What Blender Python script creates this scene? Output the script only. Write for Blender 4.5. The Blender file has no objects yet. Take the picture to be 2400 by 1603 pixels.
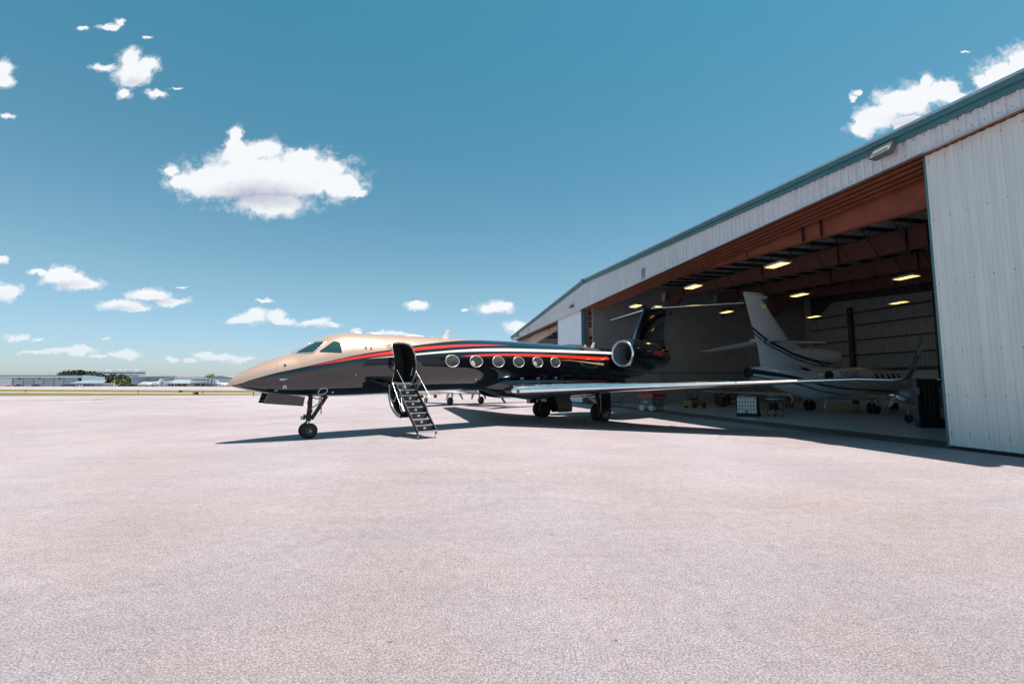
import bpy, bmesh, math, random
from mathutils import Vector, Matrix
random.seed(7)
PI = math.pi
sc = bpy.context.scene
COL = sc.collection

# ------------------------------------------------------------------ camera
CAM_H, PITCH = 1.942, 0.0908
cd = bpy.data.cameras.new('camera'); cam = bpy.data.objects.new('camera', cd); COL.objects.link(cam)
cam.location = (0, 0, CAM_H); cam.rotation_euler = (PI/2 + PITCH, 0, 0)
cd.sensor_width = 36; cd.lens = 36*1066/2400; cd.clip_end = 6000; cd.clip_start = 0.1
sc.camera = cam
# ------------------------------------------------------------------ view
sc.view_settings.view_transform = 'Standard'; sc.view_settings.look = 'None'
sc.view_settings.exposure = 0.8; sc.view_settings.gamma = 1; sc.view_settings.use_curve_mapping = False
# ------------------------------------------------------------------ sun
SUN = Vector((0.216, -0.053, 1.0)).normalized()
EL = math.asin(SUN.z); AZ = math.atan2(SUN.x, SUN.y)
sd = bpy.data.lights.new('sun', 'SUN'); sd.energy = 4.6; sd.angle = math.radians(0.53); sd.color = (1.0, 0.93, 0.87)
so = bpy.data.objects.new('sun', sd); COL.objects.link(so)
so.rotation_euler = SUN.to_track_quat('Z', 'Y').to_euler()
# ------------------------------------------------------------------ world: Nishita sky with scattered fair weather clouds
def ray(u, v):
    a = (u-1200)/1066; b = (801.5-v)/1066
    c, s = math.cos(PITCH), math.sin(PITCH)
    return (a, c-b*s, s+b*c)
w = bpy.data.worlds.new('World'); sc.world = w; w.use_nodes = True
nt = w.node_tree; nt.nodes.clear(); N = nt.nodes; LK = nt.links
def nd(t, **k):
    n = N.new(t)
    for a, b in k.items(): setattr(n, a, b)
    return n
def mth(op, a, b=None, c=None, clamp=False):
    n = nd('ShaderNodeMath', operation=op, use_clamp=clamp)
    for i, x in enumerate((a, b, c)):
        if x is None: continue
        if isinstance(x, (int, float)): n.inputs[i].default_value = x
        else: LK.new(x, n.inputs[i])
    return n.outputs[0]
def build_world():
    out = nd('ShaderNodeOutputWorld'); bg = nd('ShaderNodeBackground'); LK.new(bg.outputs[0], out.inputs[0])
    bg.inputs[1].default_value = 0.1
    sky = nd('ShaderNodeTexSky', sky_type='NISHITA'); sky.sun_disc = False
    sky.sun_elevation = EL; sky.sun_rotation = AZ; sky.air_density = 1.0; sky.dust_density = 0.6; sky.ozone_density = 2.2; sky.altitude = 0
    tc = nd('ShaderNodeTexCoord'); sep = nd('ShaderNodeSeparateXYZ'); LK.new(tc.outputs['Generated'], sep.inputs[0])
    # sky colour grade: a humid teal sky that pales towards the horizon
    tint = nd('ShaderNodeMix', data_type='RGBA', blend_type='MULTIPLY'); tint.inputs[0].default_value = 1
    LK.new(sky.outputs[0], tint.inputs[6]); 
    ramp = nd('ShaderNodeValToRGB'); LK.new(mth('ABSOLUTE', sep.outputs[2]), ramp.inputs[0])
    el = ramp.color_ramp.elements
    el[0].position = 0.0; el[0].color = (0.60, 0.67, 0.86, 1)
    el[1].position = 0.62; el[1].color = (0.32, 0.83, 0.71, 1)
    e = el.new(0.20); e.color = (0.64, 0.79, 0.70, 1)
    e = el.new(0.40); e.color = (0.46, 0.79, 0.69, 1)
    LK.new(ramp.outputs[0], tint.inputs[7])
    # cloud coordinates: tangent plane of the heading the clouds stand over
    ya = mth('MAXIMUM', mth('ABSOLUTE', sep.outputs[1]), 0.08)
    cx = mth('DIVIDE', sep.outputs[0], ya); cz = mth('DIVIDE', sep.outputs[2], ya)
    comb = nd('ShaderNodeCombineXYZ'); LK.new(cx, comb.inputs[0]); LK.new(cz, comb.inputs[1])
    # domain warp
    nw = nd('ShaderNodeTexNoise'); nw.inputs['Scale'].default_value = 16; nw.inputs['Detail'].default_value = 3; nw.inputs['Roughness'].default_value = .6
    LK.new(comb.outputs[0], nw.inputs['Vector'])
    wv = nd('ShaderNodeVectorMath', operation='MULTIPLY_ADD'); LK.new(nw.outputs['Color'], wv.inputs[0])
    wv.inputs[1].default_value = (.034, .022, 0); wv.inputs[2].default_value = (-.017, -.011, 0)
    nx = nd('ShaderNodeTexNoise'); nx.inputs['Scale'].default_value = 48; nx.inputs['Detail'].default_value = 4; nx.inputs['Roughness'].default_value = .65; LK.new(comb.outputs[0], nx.inputs['Vector'])
    wx = nd('ShaderNodeVectorMath', operation='MULTIPLY_ADD'); LK.new(nx.outputs['Color'], wx.inputs[0]); wx.inputs[1].default_value = (.026, .018, 0); wx.inputs[2].default_value = (-.013, -.009, 0)
    p0 = nd('ShaderNodeVectorMath', operation='ADD'); LK.new(comb.outputs[0], p0.inputs[0]); LK.new(wx.outputs[0], p0.inputs[1])
    pw = nd('ShaderNodeVectorMath', operation='ADD'); LK.new(p0.outputs[0], pw.inputs[0]); LK.new(wv.outputs[0], pw.inputs[1])
    C = [(600,412,150,62),(520,425,120,52),(700,415,130,62),(800,435,58,38),(430,425,50,24),(398,398,24,18),(552,318,20,26),(640,478,95,30),(560,365,55,34),(620,352,55,26),(705,370,55,26),(780,398,40,28),(548,345,28,28),(835,455,30,12),
         (302,140,32,28),(312,165,42,30),(345,152,32,22),(245,158,34,9),(310,183,36,28),(368,218,26,12),(295,218,18,12),(412,206,20,3),(330,165,36,26),
         (255,65,30,8),(280,55,12,11),(195,67,16,7),(347,88,14,5),(2,165,34,28),(8,190,28,18),(14,272,18,6),
         (6,606,24,10),(12,683,40,22),(138,642,45,22),(192,668,50,15),(165,655,40,20),(92,635,25,7),(285,715,60,14),(315,722,42,10),(350,692,58,16),(402,708,42,11),(425,674,15,2.5),
         (588,747,46,16),(600,735,30,14),(560,752,35,10),(650,742,26,16),(662,752,30,11),(620,704,24,5),(732,757,40,10),(776,763,25,9),(838,776,14,5),(885,780,20,7),(930,784,50,7),(965,786,30,6),
         (40,792,35,8),(88,796,12,5),(150,824,75,9),(100,826,60,5),(190,818,35,9),(230,835,30,5),(290,831,42,10),(250,792,8,3),(520,839,60,10),(480,830,30,9),(560,843,40,8),(402,842,14,7),(440,843,22,7),
         (978,716,30,11),(1162,722,46,18),(1180,716,25,16),(1214,765,34,14),(1225,775,30,16),(1092,727,12,4),
         (2120,240,72,44),(2060,272,56,38),(2165,222,50,34),(2215,205,40,22),(2030,290,40,26),(2018,303,32,22),(2200,218,42,24),(2172,192,20,22),(2240,228,40,18),(2130,290,60,25),(2352,185,66,50),(2410,150,60,48),(2306,190,26,22),(2300,228,36,22),(2000,230,8,13),(2011,213,11,8),(2265,125,14,2.5)]
    dm = None
    for (u, v, ru, rv) in C:
        r = ray(u, v); px, pz = r[0]/r[1], r[2]/r[1]
        k = (1/r[1])/1066*1.06
        rx, rz = ru*k, rv*k
        n = nd('ShaderNodeVectorMath', operation='MULTIPLY_ADD'); LK.new(pw.outputs[0], n.inputs[0])
        n.inputs[1].default_value = (1/rx, 1/rz, 0); n.inputs[2].default_value = (-px/rx, -pz/rz, 0)
        l = nd('ShaderNodeVectorMath', operation='LENGTH'); LK.new(n.outputs[0], l.inputs[0])
        dm = l.outputs['Value'] if dm is None else mth('SMOOTH_MIN', dm, l.outputs['Value'], 0.18)
    nf = nd('ShaderNodeTexNoise'); nf.inputs['Scale'].default_value = 30; nf.inputs['Detail'].default_value = 9; nf.inputs['Roughness'].default_value = .66
    LK.new(pw.outputs[0], nf.inputs['Vector'])
    ns = nd('ShaderNodeTexNoise'); ns.inputs['Scale'].default_value = 11; ns.inputs['Detail'].default_value = 5; ns.inputs['Roughness'].default_value = .55
    LK.new(comb.outputs[0], ns.inputs['Vector'])
    fld = mth('SUBTRACT', mth('ADD', mth('MULTIPLY', mth('SUBTRACT', nf.outputs[0], .5), 2.1), 1.0), dm)
    fld = mth('ADD', fld, mth('MULTIPLY', mth('MAXIMUM', mth('SUBTRACT', .74, dm), 0.0), 1.9))
    al = nd('ShaderNodeMapRange', interpolation_type='SMOOTHSTEP'); LK.new(fld, al.inputs[0])
    al.inputs[1].default_value = -.22; al.inputs[2].default_value = .72; 
    # faint veil round the clouds and thin cirrus haze
    # grey undersides: low in the big clouds
    def blob(u, v, ru, rv):
        r = ray(u, v); px, pz = r[0]/r[1], r[2]/r[1]; k = (1/r[1])/1066
        n = nd('ShaderNodeVectorMath', operation='MULTIPLY_ADD'); LK.new(pw.outputs[0], n.inputs[0])
        n.inputs[1].default_value = (1/(ru*k), 1/(rv*k), 0); n.inputs[2].default_value = (-px/(ru*k), -pz/(rv*k), 0)
        l = nd('ShaderNodeVectorMath', operation='LENGTH'); LK.new(n.outputs[0], l.inputs[0])
        m = nd('ShaderNodeMapRange', interpolation_type='SMOOTHSTEP'); LK.new(l.outputs['Value'], m.inputs[0])
        m.inputs[1].default_value = 1.2; m.inputs[2].default_value = .1; return m.outputs[0]
    g = blob(600, 458, 150, 40)
    g = mth('MAXIMUM', g, mth('MULTIPLY', blob(660, 470, 110, 26), .7))
    for b in ((150,668,70,14),(290,724,55,8),(360,706,60,9),(595,760,50,8),(740,765,45,6),(1162,735,40,9),(2130,290,70,25),(310,195,30,18),(150,832,90,6),(520,848,80,5)):
        g = mth('MAXIMUM', g, mth('MULTIPLY', blob(*b), .62))
    g = mth('MULTIPLY', g, mth('ADD', .45, mth('MULTIPLY', ns.outputs[0], 1.0)), None, True)
    g2 = mth('MULTIPLY', mth('SUBTRACT', nf.outputs[0], .5), .5)
    g = mth('ADD', g, g2, None, True)
    cc = nd('ShaderNodeMix', data_type='RGBA'); LK.new(g, cc.inputs[0])
    cc.inputs[6].default_value = (5.5, 5.6, 5.75, 1); cc.inputs[7].default_value = (3.3, 3.4, 3.95, 1)
    # low clouds sink into the horizon air
    lo = nd('ShaderNodeMapRange'); LK.new(sep.outputs[2], lo.inputs[0]); lo.inputs[1].default_value = .02; lo.inputs[2].default_value = .16
    lo.inputs[3].default_value = .55; lo.inputs[4].default_value = 1.0
    mx = nd('ShaderNodeMix', data_type='RGBA'); LK.new(mth('MULTIPLY', al.outputs[0], mth('MULTIPLY', lo.outputs[0], .97)), mx.inputs[0])
    LK.new(tint.outputs[2], mx.inputs[6]); LK.new(cc.outputs[2], mx.inputs[7])
    LK.new(mx.outputs[2], bg.inputs[0])
build_world()

# ------------------------------------------------------------------ helpers
def pm(name, col, rough=.5, metal=0., var=0., vs=3., bump=0., bs=30., coat=0., emit=None, es=1., spec=.5, streak=None, det=4):
    m = bpy.data.materials.new(name); m.use_nodes = True; t = m.node_tree; b = t.nodes['Principled BSDF']
    b.inputs['Base Color'].default_value = (*col, 1); b.inputs['Roughness'].default_value = rough
    b.inputs['Metallic'].default_value = metal; b.inputs['Coat Weight'].default_value = coat; b.inputs['Coat Roughness'].default_value = .03
    b.inputs['Specular IOR Level'].default_value = spec
    if emit: b.inputs['Emission Color'].default_value = (*emit, 1); b.inputs['Emission Strength'].default_value = es
    tcn = t.nodes.new('ShaderNodeTexCoord')
    if var:
        src = tcn.outputs['Object']
        if streak:
            mp = t.nodes.new('ShaderNodeMapping'); mp.inputs['Scale'].default_value = streak; t.links.new(src, mp.inputs[0]); src = mp.outputs[0]
        n = t.nodes.new('ShaderNodeTexNoise'); n.inputs['Scale'].default_value = vs; n.inputs['Detail'].default_value = det; t.links.new(src, n.inputs['Vector'])
        r = t.nodes.new('ShaderNodeMapRange'); t.links.new(n.outputs[0], r.inputs[0]); r.inputs[1].default_value = .3; r.inputs[2].default_value = .7
        r.inputs[3].default_value = 1-var; r.inputs[4].default_value = 1+var*.6
        h = t.nodes.new('ShaderNodeVectorMath'); h.operation = 'SCALE'; h.inputs[0].default_value = col; t.links.new(r.outputs[0], h.inputs['Scale'])
        t.links.new(h.outputs[0], b.inputs['Base Color'])
        r2 = t.nodes.new('ShaderNodeMapRange'); t.links.new(n.outputs[0], r2.inputs[0]); r2.inputs[3].default_value = max(.02, rough-.12*var*2); r2.inputs[4].default_value = min(1, rough+.12*var*2)
        t.links.new(r2.outputs[0], b.inputs['Roughness'])
    if bump:
        n = t.nodes.new('ShaderNodeTexNoise'); n.inputs['Scale'].default_value = bs; n.inputs['Detail'].default_value = 5; t.links.new(tcn.outputs['Object'], n.inputs['Vector'])
        bp = t.nodes.new('ShaderNodeBump'); bp.inputs['Strength'].default_value = bump; bp.inputs['Distance'].default_value = .02
        t.links.new(n.outputs[0], bp.inputs['Height']); t.links.new(bp.outputs[0], b.inputs['Normal'])
    return m

class MB:
    def __init__(s): s.v = []; s.f = []
    def add(s, vs, fs):
        o = len(s.v); s.v += [tuple(x) for x in vs]; s.f += [tuple(i+o for i in f) for f in fs]; return s
    def box(s, c, d, rz=0, M=None):
        x, y, z = d[0]/2, d[1]/2, d[2]/2
        P = [Vector(p) for p in ((-x,-y,-z),(x,-y,-z),(x,y,-z),(-x,y,-z),(-x,-y,z),(x,-y,z),(x,y,z),(-x,y,z))]
        R = M if M is not None else Matrix.Rotation(rz, 3, 'Z')
        return s.add([R@p+Vector(c) for p in P], [(3,2,1,0),(4,5,6,7),(0,1,5,4),(1,2,6,5),(2,3,7,6),(3,0,4,7)])
    def quad(s, a, b, c, d): return s.add([a,b,c,d], [(0,1,2,3)])
    def loft(s, rings, cap=True, closed=True):
        n = len(rings[0]); vs = [p for r in rings for p in r]; fs = []
        for i in range(len(rings)-1):
            for j in range(n if closed else n-1):
                k = (j+1) % n; fs.append((i*n+j, i*n+k, (i+1)*n+k, (i+1)*n+j))
        if cap: fs.append(tuple(reversed(range(n)))); fs.append(tuple((len(rings)-1)*n+j for j in range(n)))
        return s.add(vs, fs)
    def tube(s, pts, r, n=8, cap=True):
        pts = [Vector(p) for p in pts]; rs = r if isinstance(r, (list, tuple)) else [r]*len(pts); rings = []
        for i, p in enumerate(pts):
            d = (pts[min(i+1, len(pts)-1)]-pts[max(i-1, 0)]).normalized()
            a = d.cross(Vector((0,0,1)));  a = a.normalized() if a.length > .05 else d.cross(Vector((1,0,0))).normalized()
            b = d.cross(a)
            rings.append([p+(a*math.cos(t)+b*math.sin(t))*rs[i] for t in [2*PI*k/n for k in range(n)]])
        return s.loft(rings, cap)
    def bar(s, a, b, w, h=None, up=(0,0,1)):
        a, b = Vector(a), Vector(b); d = (b-a); L = d.length; d.normalize(); up = Vector(up)
        if abs(d.dot(up)) > .98: up = Vector((1,0,0))
        x = d.cross(up).normalized(); z = x.cross(d); M = Matrix((x, d, z)).transposed()
        return s.box((a+b)/2, (w, L, h or w), M=M)
    def lathe(s, prof, c, axis='x', n=32, cap=False):      # prof: (along, radius)
        c = Vector(c); rings = []
        for a, r in prof:
            R = []
            for k in range(n):
                t = 2*PI*k/n; p = (a, r*math.cos(t), r*math.sin(t))
                if axis == 'y': p = (p[2], p[0], p[1])
                if axis == 'z': p = (p[1], p[2], p[0])
                R.append(c+Vector(p))
            rings.append(R)
        return s.loft(rings, cap)
    def build(s, name, mat, parent=None, smooth=None, kind=None, label=None, mats=None):
        me = bpy.data.meshes.new(name); me.from_pydata(s.v, [], s.f); me.update()
        if smooth:
            me.polygons.foreach_set('use_smooth', [True]*len(me.polygons)); me.set_sharp_from_angle(angle=math.radians(smooth))
        me.materials.append(mat); o = bpy.data.objects.new(name, me); COL.objects.link(o)
        if parent is not None: o.parent = parent
        if kind: o['kind'] = kind
        if label: o['label'] = label
        return o
def fixn(o):
    bm = bmesh.new(); bm.from_mesh(o.data); bmesh.ops.recalc_face_normals(bm, faces=bm.faces); bm.to_mesh(o.data); bm.free(); return o
def empty(name, loc=(0,0,0), rz=0, label=None, cat=None, group=None):
    o = bpy.data.objects.new(name, None); COL.objects.link(o); o.location = loc; o.rotation_euler = (0,0,rz); o.empty_display_size = .3
    if label: o['label'] = label; o['category'] = cat
    if group: o['group'] = group
    return o
def tag(o, label, cat, group=None, kind=None):
    o['label'] = label; o['category'] = cat
    if group: o['group'] = group
    if kind: o['kind'] = kind
    return o
def kids(o): return [x for x in o.children]
def dup(o, loc=None, rz=None, label=None, parent=None):
    ch = kids(o); c = o.copy(); COL.objects.link(c); c.parent = parent
    if loc is not None: c.location = loc
    if rz is not None: c.rotation_euler = (0,0,rz)
    if label: c['label'] = label
    for x in ch: dup(x, parent=c)
    return c
def inst(o, loc, rz=0, parent=None, scale=None, name=None):
    c = bpy.data.objects.new(name or o.name.split('.')[0], o.data); COL.objects.link(c); c.location = loc; c.rotation_euler = (0,0,rz)
    if scale: c.scale = scale
    c.parent = parent if parent is not None else o.parent
    return c
def interp(T, s):
    # monotone cubic through the table
    n = len(T)
    if s <= T[0][0]: return T[0][1]
    if s >= T[-1][0]: return T[-1][1]
    i = 0
    while T[i+1][0] < s: i += 1
    def sl(j): return (T[j+1][1]-T[j][1])/(T[j+1][0]-T[j][0])
    def m(j):
        if j == 0: return sl(0)
        if j == n-1: return sl(n-2)
        a, b = sl(j-1), sl(j)
        return 0 if a*b <= 0 else 2*a*b/(a+b)
    h = T[i+1][0]-T[i][0]; t = (s-T[i][0])/h
    return (2*t**3-3*t*t+1)*T[i][1]+(t**3-2*t*t+t)*h*m(i)+(-2*t**3+3*t*t)*T[i+1][1]+(t**3-t*t)*h*m(i+1)
def airfoil(n=14, t=.12):
    P = []
    for i in range(n+1):
        x = .5*(1+math.cos(PI*i/n)); y = 5*t*(.2969*math.sqrt(x)-.126*x-.3516*x*x+.2843*x**3-.1036*x**4); P.append((x, y))
    for i in range(1, n):
        x = .5*(1-math.cos(PI*i/n)); y = 5*t*(.2969*math.sqrt(x)-.126*x-.3516*x*x+.2843*x**3-.1036*x**4); P.append((x, -y))
    return P
def wing_rings(secs, n=14, vert=False, grow=0, xmax=None):
    # secs: (s_le, lat, z, chord, thickness ratio) ; local frame x=s, y=-lat (or z for fins)
    R = []
    for (s, l, z, c, t) in secs:
        ring = []
        for (x, y) in airfoil(n, t):
            if xmax is not None: x2 = min(x, xmax); y = y if x <= xmax else 0
            else: x2 = x
            yy = y*c*(1+grow); xx = s+x2*c-(grow*.02*c if x < .5 else 0)
            ring.append((xx, yy, z) if vert else (xx, -l, z+yy))
        R.append(ring)
    return R
def le_mesh(secs, frac=.07, n=8, vert=False, eps=.006):
    R = []
    for (s, l, z, c, t) in secs:
        ring = []
        for i in range(-n, n+1):
            x = frac*(abs(i)/n)**2; y = 5*t*(.2969*math.sqrt(x)-.126*x-.3516*x*x+.2843*x**3)*c*(1 if i >= 0 else -1)
            y += eps*(1 if i > 0 else -1 if i < 0 else 0)
            xx = s+x*c-eps
            ring.append((xx, y, z) if vert else (xx, -l, z+y))
        R.append(ring)
    return MB().loft(R, cap=False, closed=False)
# ------------------------------------------------------------------ materials
def asphalt(name, base, big=.12):
    m = bpy.data.materials.new(name); m.use_nodes = True; t = m.node_tree; b = t.nodes['Principled BSDF']; L = t.links.new
    tcn = t.nodes.new('ShaderNodeTexCoord'); src = tcn.outputs['Object']
    def noise(scale, det, rough=.6, kind='ShaderNodeTexNoise', strch=None):
        s_ = src
        if strch: mp = t.nodes.new('ShaderNodeMapping'); mp.inputs['Scale'].default_value = strch; L(src, mp.inputs[0]); s_ = mp.outputs[0]
        n = t.nodes.new(kind); n.inputs['Scale'].default_value = scale
        if kind == 'ShaderNodeTexNoise': n.inputs['Detail'].default_value = det; n.inputs['Roughness'].default_value = rough
        L(s_, n.inputs['Vector']); return n
    def rng(o, a, b_, c, d, sm=False):
        r = t.nodes.new('ShaderNodeMapRange'); L(o, r.inputs[0])
        for i, x in enumerate((a, b_, c, d)): r.inputs[i+1].default_value = x
        if sm: r.interpolation_type = 'SMOOTHSTEP'
        return r.outputs[0]
    def mul(a, b_):
        n = t.nodes.new('ShaderNodeMath'); n.operation = 'MULTIPLY'; L(a, n.inputs[0]); L(b_, n.inputs[1]); return n.outputs[0]
    agg = noise(56, 6, .8); v = noise(75, 0, kind='ShaderNodeTexVoronoi'); mid = noise(7, 6, .65); lg = noise(.35, 5, .6); xl = noise(.06, 3, .5)
    st = noise(1.2, 5, .6, strch=(.35, 1.6, 1))
    f = rng(agg.outputs[0], .36, .64, .50, 1.52)
    f = mul(f, rng(v.outputs['Distance'], .1, .7, 1.22, .66))
    f = mul(f, rng(mid.outputs[0], .3, .7, .86, 1.14)); f = mul(f, rng(lg.outputs[0], .3, .7, 1-big, 1+big*.8))
    f = mul(f, rng(xl.outputs[0], .35, .65, 1-big, 1+big*.6)); f = mul(f, rng(st.outputs[0], .3, .75, .93, 1.05))
    # small dark tar spots and loose bits
    sp = noise(1.7, 0, kind='ShaderNodeTexVoronoi', strch=(1, 1.5, 1)); spn = noise(30, 2); 
    ad = t.nodes.new('ShaderNodeMath'); ad.operation = 'ADD'; L(sp.outputs['Distance'], ad.inputs[0]); L(rng(spn.outputs[0], .3, .7, -.02, .02), ad.inputs[1])
    f = mul(f, rng(ad.outputs[0], .028, .05, .45, 1.0))
    # hairline cracks
    ck = noise(.22, 0, kind='ShaderNodeTexVoronoi'); ck.feature = 'DISTANCE_TO_EDGE'
    wn = noise(2.5, 6, .7); mp = t.nodes.new('ShaderNodeVectorMath'); mp.operation = 'MULTIPLY_ADD'; L(wn.outputs['Color'], mp.inputs[0]); mp.inputs[1].default_value = (.9,.9,0); L(src, mp.inputs[2]); L(mp.outputs[0], ck.inputs['Vector'])
    f = mul(f, rng(ck.outputs['Distance'], .0, .0035, .84, 1.0))
    # patched seams: broad, faint, wandering
    sm = noise(.085, 0, kind='ShaderNodeTexVoronoi'); sm.feature = 'DISTANCE_TO_EDGE'
    wn2 = noise(.6, 5, .6); mp2 = t.nodes.new('ShaderNodeVectorMath'); mp2.operation = 'MULTIPLY_ADD'; L(wn2.outputs['Color'], mp2.inputs[0]); mp2.inputs[1].default_value = (1.6,1.6,0); L(src, mp2.inputs[2]); L(mp2.outputs[0], sm.inputs['Vector'])
    f = mul(f, rng(sm.outputs['Distance'], .0, .009, .94, 1.0, True))
    # oil and rubber stains
    ol = noise(.9, 7, .65); ol2 = noise(.16, 3, .5)
    f = mul(f, rng(mul(ol.outputs[0], ol2.outputs[0]), .30, .40, 1.0, .88, True))
    lt = noise(.55, 4, .5, strch=(.6, 1.4, 1)); f = mul(f, rng(lt.outputs[0], .58, .72, 1.0, 1.10, True))
    tn = noise(.22, 4); mx = t.nodes.new('ShaderNodeMix'); mx.data_type = 'RGBA'; L(rng(tn.outputs[0], .35, .65, 0, 1), mx.inputs[0])
    mx.inputs[6].default_value = (base[0]*1.0, base[1]*.975, base[2]*.95, 1); mx.inputs[7].default_value = (base[0]*1.0, base[1]*1.05, base[2]*1.13, 1)
    h = t.nodes.new('ShaderNodeVectorMath'); h.operation = 'SCALE'; L(mx.outputs[2], h.inputs[0]); L(f, h.inputs['Scale']); L(h.outputs[0], b.inputs['Base Color'])
    b.inputs['Roughness'].default_value = .82; b.inputs['Specular IOR Level'].default_value = .35
    bp = t.nodes.new('ShaderNodeBump'); bp.inputs['Strength'].default_value = .8; bp.inputs['Distance'].default_value = .008; L(f, bp.inputs['Height']); L(bp.outputs[0], b.inputs['Normal'])
    return m
M = {}
M['apron'] = asphalt('apron_asphalt', (.405, .338, .340))
M['taxi'] = asphalt('taxiway', (.44, .39, .36), .06)
M['grass'] = pm('grass', (.135, .108, .020), .95, var=.3, vs=.35, det=8)
M['floor'] = pm('hangar_floor', (.46, .48, .49), .30, var=.18, vs=.8, det=7, bump=.05, bs=8)
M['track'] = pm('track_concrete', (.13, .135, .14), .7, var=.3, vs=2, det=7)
M['steel'] = pm('steel', (.35, .35, .36), .35, .9, var=.2)
M['darksteel'] = pm('dark_steel', (.06, .062, .065), .45, .6, var=.2)
M['sheet'] = pm('wall_sheet', (.63, .645, .665), .42, .0, var=.10, vs=1.3, streak=(4, 4, .35), spec=.5, det=6)
M['sheet2'] = pm('door_sheet', (.655, .675, .66), .38, .0, var=.10, vs=1.2, streak=(4, 4, .3), spec=.5, det=6)
M['rib'] = pm('rib', (.45, .48, .5), .45)
M['screw'] = pm('screw', (.08, .07, .06), .6, .4)
M['teal'] = pm('teal_trim', (.055, .165, .19), .38, var=.12, vs=1.5)
M['galv'] = pm('galvanised', (.62, .65, .66), .3, .7, var=.15)
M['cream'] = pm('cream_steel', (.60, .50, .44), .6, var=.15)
M['rust_deep_shade'] = pm('red_oxide_deep_shade', (.09, .036, .028), .6, var=.25, vs=1.2)  # darkest copy of the red oxide steel, deep roof shade put into the colour
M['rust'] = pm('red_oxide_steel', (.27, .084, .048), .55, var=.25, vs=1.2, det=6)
M['rust_shade'] = pm('red_oxide_steel_shade', (.12, .045, .034), .6, var=.25, vs=1.2, det=6)  # same red oxide steel, darkened for the shade further under the roof
M['deck'] = pm('roof_deck', (.07, .075, .08), .7, var=.3, vs=1)
M['galv2'] = pm('deck_galv', (.50,.54,.58), .45, .4, var=.2)
M['purlin'] = pm('purlin', (.05, .052, .058), .5, .3, var=.2)
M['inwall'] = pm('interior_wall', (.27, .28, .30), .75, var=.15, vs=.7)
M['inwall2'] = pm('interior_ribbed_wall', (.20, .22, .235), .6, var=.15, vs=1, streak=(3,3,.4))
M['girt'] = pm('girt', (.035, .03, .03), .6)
M['black'] = pm('black_gloss', (.0045, .0055, .008), .10, coat=1, spec=.5)
M['rubber'] = pm('rubber', (.018, .018, .019), .75, var=.2, vs=20)
M['chrome'] = pm('polished_metal', (.86, .87, .88), .22, 1., var=.06, vs=2)
M['alu'] = pm('aluminium', (.7, .71, .73), .28, 1.)
M['white'] = pm('white_paint', (.75, .76, .77), .25, coat=.6, var=.04)
M['wjet'] = pm('white_jet_paint', (.74, .84, .92), .25, coat=.7)
M['red'] = pm('red', (.5, .015, .012), .35)
M['blackmat'] = pm('black_matt', (.012, .012, .013), .6)
M['void'] = pm('dark_void', (.006, .006, .007), .9)
M['glass'] = pm('dark_glass', (.015, .035, .04), .05, coat=1, spec=.8)
M['winglass'] = pm('cabin_glass', (.075, .08, .075), .10, coat=.8, var=.4, vs=3)
M['tug'] = pm('worn_yellow', (.22, .13, .02), .6, var=.4)
M['yellow'] = pm('yellow', (.55, .33, .03), .5, var=.2)
M['orange'] = pm('orange', (.8, .14, .02), .5)
M['grey'] = pm('grey_paint', (.22, .24, .26), .5, var=.15)
M['hub'] = pm('wheel_hub', (.05,.052,.055), .45, var=.3, vs=12)
M['duct'] = pm('duct_liner', (.34,.38,.40), .35, .3, var=.2, vs=4)
M['olive'] = pm('primer_grey', (.13, .125, .11), .6, var=.2)
M['tank'] = pm('tote_plastic', (.82, .84, .82), .45, var=.15, vs=3)
M['concrete'] = pm('pale_concrete', (.62, .58, .56), .8, var=.08, vs=.2)
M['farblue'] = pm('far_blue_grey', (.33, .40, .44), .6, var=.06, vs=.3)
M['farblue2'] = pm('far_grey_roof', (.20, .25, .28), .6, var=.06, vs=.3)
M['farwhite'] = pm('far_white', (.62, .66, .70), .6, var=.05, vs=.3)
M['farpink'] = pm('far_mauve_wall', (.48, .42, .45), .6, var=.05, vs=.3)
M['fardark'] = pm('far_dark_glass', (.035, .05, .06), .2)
M['leafd'] = pm('leaf_dark', (.028, .050, .022), .8, var=.4, vs=.6, det=3)
M['leafl'] = pm('leaf_light', (.095, .13, .028), .8, var=.35, vs=.6, det=3)
M['bark'] = pm('bark', (.12, .10, .08), .9, var=.3)
M['lamp'] = pm('lamp_diffuser', (.9, .7, .3), .5, emit=(1.0, .63, .13), es=2.6)
M['green'] = pm('flag_green', (.0, .12, .045), .35)
M['flagwhite'] = pm('flag_white', (.8, .8, .78), .35)
M['flagred'] = pm('flag_red', (.42, .008, .018), .35)

M['winring'] = pm('window_ring', (.80,.77,.72), .3, .5)
# ================================================================== ground
def sheet(name, pts, z, mat, kind='structure'):
    return MB().add([(x, y, z) for x, y in pts], [tuple(range(len(pts)))]).build(name, mat, kind=kind)
def gp(u, v):
    r = ray(u, v); t = -CAM_H/r[2]; return (r[0]*t, r[1]*t)
g = MB(); 
g.add([(-3500,-500,0),(3500,-500,0),(3500,4500,0),(-3500,4500,0)], [(0,1,2,3)]); g.build('ground', M['apron'], kind='structure')
def strip(name, top, bot, z, mat):      # band between two lines across the airfield
    def ext(a, b, k): return (a[0]+(a[0]-b[0])*k, a[1]+(a[1]-b[1])*k)
    ta, tb = gp(*top[0]), gp(*top[1]); ba, bb = gp(*bot[0]), gp(*bot[1])
    sheet(name, [ext(ba, bb, 3), ext(bb, ba, 1.2), ext(tb, ta, 1.2), ext(ta, tb, 3)], z, mat)
strip('grass', ((0,912.6),(580,915.2)), ((0,928),(580,926)), .008, M['grass'])
strip('taxiway', ((0,918.0),(580,921.0)), ((0,920.3),(580,922.8)), .016, M['taxi'])
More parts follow.
